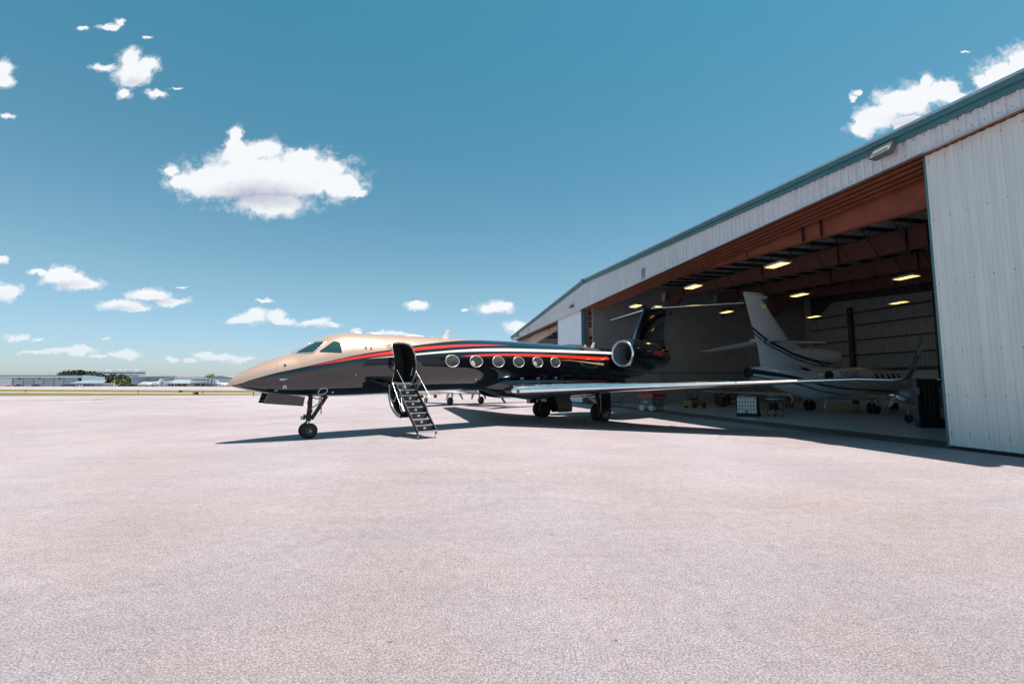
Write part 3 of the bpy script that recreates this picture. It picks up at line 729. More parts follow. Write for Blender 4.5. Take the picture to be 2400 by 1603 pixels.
def rim(pts, off, r, name, mat, parent, side=1, curve=P3):
    B = []
    for i in range(len(pts)):
        a, b = pts[i], pts[(i+1) % len(pts)]; q = max(1, int(math.hypot(a[0]-b[0], a[1]-b[1])/.08))
        for j in range(q): B.append(curve(a[0]+(b[0]-a[0])*j/q, a[1]+(b[1]-a[1])*j/q, off, side))
    return MB().tube(B+[B[0], B[1]], r, 8, cap=False).build(name, mat, parent, smooth=60)
def ell(cs, cz, rs, rz, n=28): return [(cs+rs*math.cos(2*PI*i/n), cz+rz*math.sin(2*PI*i/n)) for i in range(n)]
for side in (1, -1):
    for i in range(6):
        cs = 5.295+1.2295*i; cz = 2.872+.025*i
        f = rim(ell(cs, cz, .335, .245), .004, .017, 'window', M['winring'], JET, side)
        patch(ell(cs, cz, .33, .24), .006, 'pane', M['winglass'], f, 3, side)
        if i in (1, 4): patch([(cs-.30,cz-.08),(cs-.24,cz+.05),(cs-.1,cz-.02),(cs-.06,cz-.2),(cs-.2,cz-.17)], .009, 'lit_blind', M['cream'], f, 2, side)  # pale patch paints the half-lit part of the window blind
        else: patch(ell(cs+.05, cz-.08, .16, .09), .009, 'seat_back', M['hub'], f, 2, side)
    # cockpit glazing
    WS = [(-.66,2.985),(-.14,3.0),(.12,3.2),(.335,3.425),(.06,3.40),(-.12,3.275)] if False else [(-.62,2.985),(-.14,3.0),(.335,3.43),(.075,3.425),(-.2,3.262),(-.4,3.135)]
    ws = patch(WS, .008, 'windscreen', M['glass'], JET, 5, side); rim(WS, .010, .020, 'windscreen_frame', M['alu'], ws, side)
    SW = [(.06,3.05),(.10,3.095),(.54,3.43),(.62,3.44),(.745,3.42),(.755,3.3),(.742,3.04)]
    sw = patch(SW, .008, 'side_window', M['glass'], JET, 4, side); rim(SW, .008, .009, 'window_frame', M['blackmat'], sw, side)
    # wheel well lamp ring low on the nose
    rim(ell(.265,1.665,.145,.115), .004, .012, 'lamp_ring', M['white'], JET, side)
# mexican flag on the gold paint
patch([(1.573,3.300),(1.655,3.292),(1.655,3.186),(1.573,3.194)], .006, 'flag_stripe', M['green'], JET, 2)
patch([(1.659,3.292),(1.746,3.284),(1.746,3.178),(1.659,3.186)], .006, 'flag_stripe', M['flagwhite'], JET, 2)
patch(ell(1.703,3.236,.022,.025,10), .010, 'flag_emblem', pm('emblem',(.10,.05,.02),.5), JET, 1)
patch([(1.75,3.284),(1.835,3.276),(1.835,3.170),(1.75,3.178)], .006, 'flag_stripe', M['flagred'], JET, 2)
# probes, ports and small placards
def probe(s, z, l=.16, mat='chrome'):
    p = P3(s, z, .0); q = P3(s, z, .05); m = MB(); m.tube([p, q], .012, 6); m.bar(q, (q[0]-l, q[1], q[2]), .016); m.build('pitot_probe', M[mat], JET)
probe(-.95, 2.10, .22); probe(-1.02, 2.06, .14); probe(1.26, 2.27, .08)
patch(ell(-1.0,2.55,.04,.05,12), .006, 'static_port', M['blackmat'], JET, 1)
for s, z, a, b in ((-.985,1.86,.05,.018),(-1.0,1.80,.02,.03),(-.93,1.80,.02,.03),(-1.2,1.705,.05,.012),(6.66,2.12,.035,.04),(.62,1.63,.03,.03)):
    patch(ell(s, z, a, b, 12), .006, 'placard', M['white'], JET, 1)
for s, z in ((9.32,2.19),(10.38,2.21),(11.59,2.24)): patch([(s-.1,z-.03),(s+.1,z-.03),(s+.1,z+.03),(s-.1,z+.03)], .006, 'service_label', M['white'], JET, 1)
for s, z in ((10.83,2.215),(12.03,2.24)): rim(ell(s,z,.07,.06,12), .004, .006, 'port_ring', M['grey'], JET)
# antennas along the spine
def blade(s, z, ch, h, sw, mat=M['white']):
    R = []
    for (f, c) in ((0, ch), (1, ch*.45)):
        R.append([(s+sw*f+x*c, y*c, z+h*f) for x, y in airfoil(8, .12)])
    fixn(MB().loft(R).build('antenna', mat, JET, smooth=40))
blade(5.52, 3.93, .30, .42, .26); blade(15.6, 4.02, .32, .34, .26); blade(15.05, 4.03, .22, .15, .02)
for s, l, z in ((1.74,.3,3.865),(2.5,.5,3.885),(4.2,.95,3.915)):
    MB().lathe([(-l/2,.0),(-l*.4,.05),(-l*.2,.075),(l*.2,.075),(l*.42,.04),(l/2,.0)], (s,0,z+.0), 'x', 14).build('antenna_fairing', M['white'], JET, smooth=60)
MB().lathe([(0,.04),(.07,.035),(.09,.0)], (5.0,0,3.92), 'z', 10).build('antenna', M['white'], JET, smooth=40)
MB().lathe([(0,.05),(.03,.045),(.045,.0)], (3.57,0,3.9), 'z', 10).build('beacon', M['red'], JET, smooth=40)
# wings
for side in (1, -1):
    WG = [(8.25,1.0,1.60,6.7,.125),(8.45,1.4,1.62,6.4,.122),(9.9,4.3,1.735,4.35,.115),(10.6,5.7,1.79,3.65,.11),(12.6,9.7,1.95,2.5,.10),(14.2,13.0,2.09,1.55,.09)]
    W2 = WG+[(14.43,13.42,2.075,1.42,.085),(14.64,13.8,2.06,1.32,.085),(14.83,14.08,2.11,1.24,.08),(15.08,14.21,2.30,1.14,.08),(15.7,14.29,2.77,.92,.08),(16.4,14.34,3.25,.7,.08),(17.1,14.38,3.72,.48,.08)]
    def flip(S): return [(a, b*side, c, d, e) for a, b, c, d, e in S]
    R = []
    for i, (s, l, z, c, t) in enumerate(flip(W2)):
        cant = 0 if i < 6 else [math.radians(q) for q in (0, 8, 35, 68, 82, 83, 83)][i-6]
        ring = []
        for (x, y) in airfoil(16, t): ring.append((s+x*c, -(l-side*y*c*math.sin(cant)), z+y*c*math.cos(cant)))
        R.append(ring)
    wo = MB().loft(R).build('wing', M['black'], JET, smooth=40); fixn(wo)
    le = le_mesh(flip([(8.62,1.19,1.62,1.2,.13),(8.50,1.22,1.62,3.2,.13),(8.42,1.28,1.62,5.0,.125),(8.40,1.36,1.62,6.1,.122)]+WG[1:]), .085).build('leading_edge', M['chrome'], wo, smooth=60)
    RW = []
    for i, (s, l, z, c, t) in enumerate(flip(W2)):
        if i < 5: continue
        cant = [0]+[math.radians(q) for q in (0, 8, 35, 68, 82, 83, 83)]; cant = cant[i-5]; ring = []
        for q in range(-6, 7):
            x = .10*(abs(q)/6)**2; y = 5*t*(.2969*math.sqrt(x)-.126*x-.3516*x*x)*(1 if q >= 0 else -1); y = y*c+(.005 if q > 0 else -.005 if q < 0 else 0)
            ring.append((s+x*c-.005, -(l-side*y*math.sin(cant)), z+y*math.cos(cant)))
        RW.append(ring)
    MB().loft(RW, cap=False, closed=False).build('winglet_edge', M['chrome'], wo, smooth=60)
    # landing light in the root
    MB().lathe([(0,.0),(.0,.07),(.03,.08),(.06,.08)], (8.52, -1.62*side, 1.585), 'x', 20).build('landing_light', M['glass'], wo, smooth=30)
    # flap track fairings
    for l in (3.3, 6.2, 9.0):
        sc_ = 8.45+.5*(l-1.4); ch = 6.4-(l-1.4)*.7 if l < 4.3 else 4.35-(l-4.3)*.33
        MB().lathe([(-.1,0),(.2,.07),(.8,.1),(1.3,.07),(1.8,0)], (sc_+ch*.62, -l*side, 1.52+.045*l), 'x', 12).build('flap_track_fairing', M['black'], wo, smooth=60)
    wt_ = MB()
    # stall fence
    MB().box((12.55,-9.6*side,2.06), (1.2,.012,.12)).build('wing_fence', M['black'], wo)
# engines
for side in (1, -1):
    LC = 2.28*side
    ZN = 3.555
    prof = [(15.62,.600),(15.53,.625),(15.49,.665),(15.50,.70),(15.55,.735)]
    MB().lathe(prof, (0,-LC,ZN), 'x', 48).build('intake_lip', M['chrome'], JET, smooth=70)
    nac = MB().lathe([(15.55,.735),(15.68,.785),(16.1,.845),(16.8,.875),(17.8,.875),(18.4,.85),(18.9,.76),(19.3,.64),(19.32,.58)], (0,-LC,ZN), 'x', 48).build('nacelle', M['black'], JET, smooth=50)
    MB().lathe([(15.62,.600),(16.0,.60),(16.8,.62)], (0,-LC,ZN), 'x', 48).build('intake_duct', M['duct'], nac, smooth=60)
    MB().lathe([(16.78,.62),(16.79,.0)], (0,-LC,ZN), 'x', 32).build('fan_back', M['void'], nac)
    fb = MB()
    for k in range(24):
        a = 2*PI*k/24; ca, sa = math.cos(a), math.sin(a)
        def q(r, da, dx): return (16.62+dx, -LC+r*math.cos(a+da), ZN+r*math.sin(a+da))
        fb.quad(q(.17,-.1,-.06), q(.6,-.09,-.02), q(.6,.09,.09), q(.17,.1,.06))
    fb.build('fan_blades', M['steel'], nac, kind='stuff')
    MB().lathe([(16.35,.0),(16.4,.06),(16.52,.13),(16.66,.175)], (0,-LC,ZN), 'x', 24).build('fan_spinner', M['grey'], nac, smooth=60)
    MB().lathe([(19.2,.60),(19.5,.50),(19.65,.46),(19.65,.42),(19.3,.40)], (0,-LC,ZN), 'x', 32).build('exhaust_nozzle', M['steel'], nac, smooth=50)
    for s, z in ((16.3,.82),(17.1,.80),(17.3,.30),(16.9,.0),(18.0,.45)):
        dz = z; r = .878; y = math.sqrt(max(0, r*r-dz*dz)); MB().lathe([(-.01,.018),(.01,.018)], (s,-(LC+side*y),ZN+dz*.98), 'y', 8, True).build('latch', M['alu'], nac)
    # pylon
    R = []
    for l in (.85, 1.55): R.append([(16.1+(l-.85)*-.35+x*3.6, -l*side, 3.60+y*3.6) for x, y in airfoil(10, .07)])
    py = MB().loft(R).build('pylon', M['black'], JET, smooth=40); fixn(py)
    le_ = MB().tube([(16.08,-.9*side,3.60),(15.83,-1.56*side,3.60)], .035, 8).build('pylon_edge', M['chrome'], py, smooth=60)
# lettering on the near nacelle
def text_mesh(body, size):
    cu = bpy.data.curves.new('txt', 'FONT'); cu.body = body; cu.size = size; cu.space_character = 1.05
    to = bpy.data.objects.new('txt', cu); COL.objects.link(to); dg = bpy.context.evaluated_depsgraph_get(); me = bpy.data.meshes.new_from_object(to.evaluated_get(dg)); bpy.data.objects.remove(to)
    return me
def wrap_text(body, size, s0, z0, fn, mat, parent, flip=False, slant=0.):
    me = text_mesh(body, size); bm = bmesh.new(); bm.from_mesh(me); bmesh.ops.triangulate(bm, faces=bm.faces)
    bmesh.ops.subdivide_edges(bm, edges=[e for e in bm.edges if e.calc_length() > size*.4], cuts=2)
    for v in bm.verts: v.co = Vector(fn(s0+(v.co.x+slant*v.co.y)*(-1 if flip else 1), z0+v.co.y))
    bm.to_mesh(me); bm.free(); me.materials.clear(); me.materials.append(mat)
    o = bpy.data.objects.new('lettering', me); COL.objects.link(o); o.parent = parent; return o
nacs = [o for o in JET.children if o.name.startswith('nacelle')]
def on_nac(s, z):
    r = (.875 if s < 17.8 else .875-(s-17.8)*.05 if s < 18.4 else .85-(s-18.4)*.18)+.006
    return (s, -(2.28+math.sqrt(max(0, r*r-(z-3.555)**2))), z)
wrap_text('XB-JG', .34, 17.25, 3.52, on_nac, pm('dark_red_letters',(.30,.012,.02),.4), nacs[0])
# tail
FN = [(19.5,0,4.25,4.3,.10),(19.95,0,5.0,3.55,.10),(20.75,0,6.3,2.95,.095),(21.0,0,6.75,2.9,.09),(21.12,0,7.02,2.75,.085)]
fin = MB().loft(wing_rings([(a,0,c,d,e) for a,_,c,d,e in FN], 12, vert=True)).build('tail_fin', M['black'], JET, smooth=40); fixn(fin)
M['tealmetal'] = pm('tinted_metal', (.12,.24,.28), .22, .8)
le_mesh([(19.72,0,4.62,3.7,.10)]+FN[1:], .045, vert=True).build('fin_leading_edge', M['tealmetal'], fin, smooth=60)
MB().lathe([(-.35,0),(-.2,.08),(.1,.15),(1.5,.17),(2.6,.1),(3.1,0)], (21.35,0,7.02), 'x', 16).build('tail_bullet', M['black'], fin, smooth=60)
for side in (1, -1):
    SB = [(21.75,.1*side,7.0,2.5,.09),(24.35,5.2*side,7.0,1.15,.08)]
    sb = MB().loft(wing_rings(SB, 12)).build('tailplane', M['black'], JET, smooth=40); fixn(sb)
    le_mesh(SB, .05).build('leading_edge', M['chrome'], sb, smooth=60)
for s, z in ((21.2,4.2),(22.6,3.9)): patch(ell(s,z,.06,.05,8), .006, 'tail_lamp', M['alu'], JET, 1)
# landing gear
def wheel(c, R_, w, parent, name='wheel'):
    t = MB().lathe([(-w/2+.01,R_*.60),(-w/2,R_*.72),(-w/2+.02,R_*.9),(-w/2+.06,R_*.985),(0,R_),(w/2-.06,R_*.985),(w/2-.02,R_*.9),(w/2,R_*.72),(w/2-.01,R_*.60)], c, 'y', 40).build('tyre', M['rubber'], parent, smooth=50)
    h = MB().lathe([(-w/2+.03,0.0),(-w/2+.02,R_*.16),(-w/2+.05,R_*.2),(-w/2+.06,R_*.5),(-w/2+.01,R_*.62),(w/2-.01,R_*.62),(w/2-.06,R_*.5),(w/2-.05,R_*.2),(w/2-.02,R_*.16),(w/2-.03,0.)], c, 'y', 32).build('rim', M['hub'], parent, smooth=30)
def gear_part(mb, nm, mat, par, sm=50): return mb.build(nm, M[mat], par, smooth=sm)
ng = empty('nose_gear', (0,0,0)); ng.parent = JET
for l in (-.19, .19): wheel((0, l, .27), .27, .20, ng)
gear_part(MB().tube([(0,-.3,.27),(0,.3,.27)], .035, 10), 'axle', 'steel', ng)
gear_part(MB().tube([(-.01,0,.27),(.0,0,.62)], .05, 12), 'piston', 'chrome', ng)
gear_part(MB().tube([(0,0,.6),(.06,0,1.62)], [.085,.075], 14), 'strut', 'blackmat', ng)
gear_part(MB().bar((0,.0,.62),(-.16,0,.50),.05).bar((-.16,0,.50),(-.02,0,.36),.05), 'torque_link', 'darksteel', ng, None)
gear_part(MB().bar((.10,.06,.66),(.62,.06,1.5),.065,.09).bar((.10,-.06,.66),(.62,-.06,1.5),.065,.09), 'drag_brace', 'blackmat', ng, None)
gear_part(MB().tube([(.08,0,1.05),(.34,0,1.2),(.42,0,1.55)], .035, 8), 'actuator', 'chrome', ng)
gear_part(MB().tube([(.05,.05,1.45),(.3,.05,1.38),(.6,.05,1.48)], .022, 6).tube([(.02,-.09,1.5),(-.06,-.11,1.2),(-.05,-.10,.8),(0,-.08,.55)], .012, 6).tube([(.04,.09,1.5),(.13,.11,1.1),(.06,.10,.7)], .012, 6), 'hoses', 'rubber', ng)
gear_part(MB().lathe([(-.1,.0),(-.1,.06),(-.02,.055),(0,.0)], (-.13,-.10,.72), 'x', 14).lathe([(-.1,.0),(-.1,.06),(-.02,.055),(0,.0)], (-.13,.10,.72), 'x', 14), 'taxi_light', 'glass', ng)
gear_part(MB().box((-.06,0,.76),(.16,.26,.14)).box((.04,0,.95),(.14,.16,.1)), 'steering_unit', 'blackmat', ng, None)
gear_part(MB().bar((.40,-.10,1.5),(.40,-.10,.84),.03), 'warning_streamer', 'red', ng, None)
gear_part(MB().bar((-.09,-.12,1.32),(-.06,-.12,1.0),.022), 'warning_streamer', 'red', ng, None)
for l in (.46, -.46):
    P = [(-1.42,-l,1.66),(-.27,-l,1.47),(-.30,-l*.84,1.15),(-1.55,-l*.84,1.28)]
    c = MB().add(P+[(p[0],p[1]+.03,p[2]) for p in P], [(0,1,2,3),(7,6,5,4),(0,4,5,1),(1,5,6,2),(2,6,7,3),(3,7,4,0)]); fixn(c.build('gear_door', M['black'], ng))
for side in (1, -1):
    mg_ = empty('main_gear', (0,0,0)); mg_.parent = JET; L0 = 2.185*side
    for dl in (-.24, .24): wheel((13.72, -L0+dl, .445), .445, .29, mg_)
    gear_part(MB().tube([(13.72,-L0-.32,.445),(13.72,-L0+.32,.445)], .05, 10), 'axle', 'steel', mg_)
    gear_part(MB().tube([(13.72,-L0,.44),(13.60,-L0,.85)], .07, 12), 'piston', 'chrome', mg_)
    gear_part(MB().tube([(13.60,-L0,.8),(13.35,-L0-.05*side,1.5)], .11, 14), 'strut', 'blackmat', mg_)
    gear_part(MB().bar((13.5,-L0,.95),(13.3,-L0+1.0*side,1.45),.07), 'side_brace', 'steel', mg_, None)
    gear_part(MB().bar((13.8,-L0,.9),(14.0,-L0,.68),.05).bar((14.0,-L0,.68),(13.78,-L0,.5),.05), 'torque_link', 'darksteel', mg_, None)
    gear_part(MB().box((13.55,-(L0+.47*side),1.02) if side == 1 else (13.0,-(L0+.1*side),1.05),(.80,.03,1.0) if side == 1 else (.5,.3,.5)), 'strut_door', 'black', mg_, None)
    gear_part(MB().bar((13.35,-(L0+.1*side),1.15),(13.42,-(L0+.12*side),.62),.03), 'warning_streamer', 'red', mg_, None)
    # curved inboard door hanging from the keel
    DS = 12.22
    R = []
    for i in range(9):
        f = i/8; z = 1.28-.88*f; y = .82+.16*math.sin(f*PI*.9)-.10*f; y -= .52; R.append([(DS+.42*f, -(y)*side, z), (DS+1.17+.26*f, -(y)*side, z), (DS+1.17+.26*f, -(y-.04)*side, z), (DS+.42*f, -(y-.04)*side, z)])
    fixn(MB().loft(R).build('gear_door', M['olive'] if side == 1 else M['blackmat'], mg_, smooth=40))
    R = [[(a+.1, b*.97+.0, c) for a, b, c in r] for r in R]
MB().tube([(13.5,1.35,1.3),(13.3,1.3,.98)], .03, 6).build('drain_mast', M['darksteel'], JET)
MB().bar((8.9,0,1.28),(9.15,0,.98),.02,.14,up=(0,1,0)).build('antenna', M['blackmat'], JET)
# air stair (door unfolded)
S0, S1 = 2.83, 3.58
air = empty('air_stair', (0,0,0)); air.parent = JET
def stz(l): return 1.93-(l-.98)*(1.72/1.86)
for s in (S0, S1):
    b = MB(); P = [(s,-.93,1.92),(s,-2.86,.12),(s,-2.86,.30),(s,-1.02,2.02)]
    c = MB(); w_ = .035
    c.add([(p[0]-w_/2,p[1],p[2]) for p in P]+[(p[0]+w_/2,p[1],p[2]) for p in P], [(0,1,2,3),(7,6,5,4),(0,4,5,1),(1,5,6,2),(2,6,7,3),(3,7,4,0)]); fixn(c.build('stringer', M['blackmat'], air))
n = 9
M['riser'] = pm('stair_black', (.012,.012,.014), .35, coat=.4)
for i in range(n):
    l = 1.02+(2.84-1.02)*i/(n-1); z = 1.90-(1.90-.24)*i/(n-1)
    st_ = MB().box((( S0+S1)/2,-l+.09,z), (S1-S0-.04,.22,.022)).build('tread', M['riser'], air)
    MB().box(((S0+S1)/2,-l-.028,z+.001), (S1-S0-.05,.022,.034)).build('nosing', M['alu'], st_)
    if i < n-1:
        MB().box(((S0+S1)/2,-l-.05,z-.11), (S1-S0-.05,.012,.17)).build('riser', M['riser'], st_)
        MB().box(((S0+S1)/2,-l-.058,z-.10), (.085,.008,.075)).build('step_light', M['white'], st_)
        MB().box(((S0+S1)/2,-l-.0625,z-.10), (.045,.004,.038)).build('light_lens', M['grey'], st_)
for s in (S0+.03, S1-.03):
    MB().tube([(s,-2.8,.22),(s,-2.83,.02)], .014, 8).build('foot', M['alu'], air); MB().lathe([(0,.03),(.02,.03)], (s,-2.83,.0), 'z', 10, True).build('foot_pad', M['rubber'], air)
MB().box(((S0+S1)/2,-2.92,.25), (S1-S0+.02,.05,.06)).build('end_bar', M['alu'], air)
# curved door shell beneath the upper flight
R = []
PR = [(.80,1.90),(.84,1.62),(.93,1.35),(1.10,1.08),(1.34,.88),(1.62,.76),(1.95,.70)]
PI_ = [(.98,1.90),(1.00,1.66),(1.07,1.42),(1.20,1.20),(1.40,1.01),(1.66,.88),(1.95,.80)]
s0, s1 = 2.60, 3.62
rings = []
for (a, z), (a2, z2) in zip(PR, PI_): rings.append([(s0,-a,z),(s1,-a,z),(s1,-a2,z2),(s0,-a2,z2)])
fixn(MB().loft(rings).build('door_shell', M['black'], air, smooth=35))
MB().tube([(s0,-a,z) for a, z in PI_], .016, 8).build('door_edge', M['alu'], air, smooth=60)
MB().tube([(s1,-a,z) for a, z in PI_], .016, 8).build('door_edge', M['alu'], air, smooth=60)
MB().tube([(s0+.02,-a-.02,z-.02) for a, z in PR], .012, 8).build('door_edge', M['alu'], air, smooth=60)
# gas strut bodies and hand rails
MB().tube([(2.72,-1.78,1.12),(2.72,-1.98,.90)], .085, 12).build('hinge_fairing', M['steel'], air, smooth=50)
MB().tube([(3.66,-1.74,1.14),(3.66,-1.98,.86)], .085, 12).build('hinge_fairing', M['riser'], air, smooth=50)
def rail(pts, r=.014): MB().tube(pts, r, 8).build('handrail', M['chrome'], air, smooth=60)
rail([(3.02,-.56,2.62),(3.0,-1.59,1.77)]); rail([(3.64,-.95,2.60),(3.64,-2.24,1.45)])
rail([(2.70,-1.07,1.95),(2.70,-1.74,1.13)]); rail([(2.74,-1.07,1.95),(3.5,-1.05,1.97)], .013)
rail([(2.80,-1.3,1.64),(2.72,-1.15,1.20)], .010); rail([(2.95,-1.45,1.86),(2.76,-1.52,1.45)], .010); rail([(2.86,-1.35,1.7),(2.74,-1.85,1.05)], .010)
rail([(3.64,-1.55,2.07),(3.60,-1.30,1.70)], .010); rail([(3.64,-2.02,1.65),(3.62,-1.92,1.18)], .008); rail([(3.60,-.95,2.58),(3.56,-.88,2.25)], .011)
rail([(3.5,-1.1,1.88),(3.52,-1.06,2.02)], .014)
MB().lathe([(-.03,.03),(.03,.03)], (3.58,-1.26,1.70), 'x', 10, True).build('rail_joint', M['chrome'], air)
MB().lathe([(-.035,.035),(.035,.035)], (2.70,-1.05,1.96), 'x', 12, True).build('rail_joint', M['chrome'], air)
# ================================================================== white three engine jet inside the hangar
FA = math.atan2(.415, .91)
FJ = empty('trijet', (14.65, 27.9, 0), FA, 'white three engine jet with dark teal stripes parked inside the hangar behind the black jet', 'jet')
FS = 1.17
def fz(z): return z*FS-.33
FT=[(-.2,2.76),(1,2.86),(3.5,2.95),(6.4,2.99),(7.5,2.95),(12.4,2.82),(13.7,2.62),(14.6,2.33),(15.4,2.0),(15.9,1.78),(16.0,1.68)]
FB=[(-.2,2.22),(1,1.98),(3,1.42),(5.2,1.03),(8.2,1.0),(9.3,1.08),(13,1.15),(14.6,1.3),(15.6,1.47),(15.9,1.57),(16.0,1.64)]
FW=[(-.2,.27),(1,.45),(3,.75),(5,.95),(7,1.0),(12.5,1.0),(14,.82),(15,.56),(15.7,.30),(15.95,.13),(16,.04)]
def fsy(s, z):
    t_, b_ = interp(FT, s), interp(FB, s); zc = (t_+b_)/2; return interp(FW, s)*math.sqrt(max(0, 1-((z-zc)/((t_-b_)/2))**2))
def FP(s, z, off=0., side=1): y = fsy(s, z); return (s*FS, -(y*FS+off)*side, fz(z))
def fpaint():
    m = pm('trijet_paint', (.74,.84,.92), .22, coat=.8); t = m.node_tree; b = t.nodes['Principled BSDF']; L = t.links.new
    tcn = t.nodes.new('ShaderNodeTexCoord'); sp = t.nodes.new('ShaderNodeSeparateXYZ'); L(tcn.outputs['Object'], sp.inputs[0])
    def mt(op, a, b_=None):
        n = t.nodes.new('ShaderNodeMath'); n.operation = op
        for i, x in enumerate((a, b_)):
            if x is None: continue
            if isinstance(x, (int, float)): n.inputs[i].default_value = x
            else: L(x, n.inputs[i])
        return n.outputs[0]
    s = mt('DIVIDE', mt('ADD', sp.outputs[0], 3.0), 28.0)
    def cv(pts): return mt('MULTIPLY', curve_node(t, s, [(a*FS, fz(q)/6) for a, q in pts], 'stripe'), 6.0)
    acc = None
    A = [(-2,2.9),(-.2,2.70),(3.3,2.18),(4.4,1.92),(9.5,1.58),(16,1.5)]; F_ = [(-2,6.5),(-.3,5.32),(.2,4.98),(1.5,4.22),(2.2,3.98),(3.4,3.56),(4.5,3.34),(6.5,3.10),(7.4,3.05),(16,3.04)]
    def sh(P, d): return [(a, b_+d) for a, b_ in P]
    th = [(a, b_-(.26 if a < 3 else .12)) for a, b_ in A]
    for top, bot in ((A, th), (sh(A,-.36), sh(A,-.42)), (F_, sh(F_,-.15)), (sh(F_,-.24), sh(F_,-.33))):
        k = mt('MULTIPLY', mt('GREATER_THAN', sp.outputs[2], cv(bot)), mt('LESS_THAN', sp.outputs[2], cv(top)))
        acc = k if acc is None else mt('MAXIMUM', acc, k)
    n = t.nodes.new('ShaderNodeMix'); n.data_type = 'RGBA'; L(acc, n.inputs[0]); n.inputs[6].default_value = (.74,.84,.92,1); n.inputs[7].default_value = (.008,.055,.085,1)
    L(n.outputs[2], b.inputs['Base Color']); return m
M['fp'] = fpaint()
st = [-.2+i*.3 for i in range(52)]+[15.6,15.8,15.9,15.96,16.0]; st = sorted(set(round(x,3) for x in st))
R = []
for s in st:
    t_, b_, w_ = interp(FT,s), interp(FB,s), interp(FW,s)
    R.append([(s*FS, -w_*FS*math.cos(2*PI*k/40), fz((t_+b_)/2+(t_-b_)/2*math.sin(2*PI*k/40))) for k in range(40)])
fixn(MB().loft(R).build('fuselage', M['fp'], FJ, smooth=50))
def vsec(S): return [[((le-x*(le-te))*FS, y*(le-te)*FS*th, fz(z)) for x, y in airfoil(12, 1.0)] for (z, le, te, th) in S]
fixn(MB().loft(vsec([(2.7,6.3,.75,.09),(3.2,5.6,.68,.09),(3.95,4.2,.57,.09),(4.36,3.1,.42,.10),(6.4,1.13,-.25,.10),(6.78,1.15,-.34,.09)])).build('tail_fin', M['fp'], FJ, smooth=40))
MB().lathe([(1.56*FS,0),(1.5*FS,.08),(1.3*FS,.13),(.8*FS,.15),(-.1*FS,.10),(-.33*FS,0)], (0,0,fz(6.6)), 'x', 16).build('fin_bullet', M['fp'], FJ, smooth=60)
MB().lathe([(3.1*FS,0),(3.0*FS,.06),(1.5*FS,.11),(.1*FS,.07),(-.05*FS,0)], (0,0,fz(4.21)), 'x', 14).build('tailplane_fairing', M['fp'], FJ, smooth=60)
dk = MB().loft([[(s*FS, r*FS*math.cos(2*PI*k/28), fz(zc)+r*FS*math.sin(2*PI*k/28)) for k in range(28)] for s, zc, r in ((3.0,3.60,.16),(3.6,3.58,.30),(4.6,3.54,.41),(6.0,3.50,.46),(6.8,3.49,.45),(7.1,3.48,.42),(7.25,3.48,.37),(7.28,3.48,.33),(7.1,3.48,.30))], cap=False).build('centre_duct', M['fp'], FJ, smooth=60)
MB().lathe([(7.1*FS,.30*FS),(7.05*FS,0)], (0,0,fz(3.48)), 'x', 20).build('duct_mouth', M['void'], dk)
nz = MB().lathe([(.1*FS,.28*FS),(-.28*FS,.27*FS),(-.28*FS,.25*FS)], (0,0,fz(2.49)), 'x', 28).build('exhaust_nozzle', M['blackmat'], FJ, smooth=40)
MB().lathe([(-.27*FS,.255*FS),(-.2*FS,0)], (0,0,fz(2.49)), 'x', 24).build('exhaust_core', M['void'], nz)
def horn(S, nm):
    o = fixn(MB().loft([[((le-x*(le-te))*FS, -l*FS, fz(z)+y*(le-te)*FS) for x, y in airfoil(10, th)] for (l, z, le, te, th) in S]).build(nm, M['fp'] if nm != 'wing' else M['wjet'], FJ, smooth=40)); return o
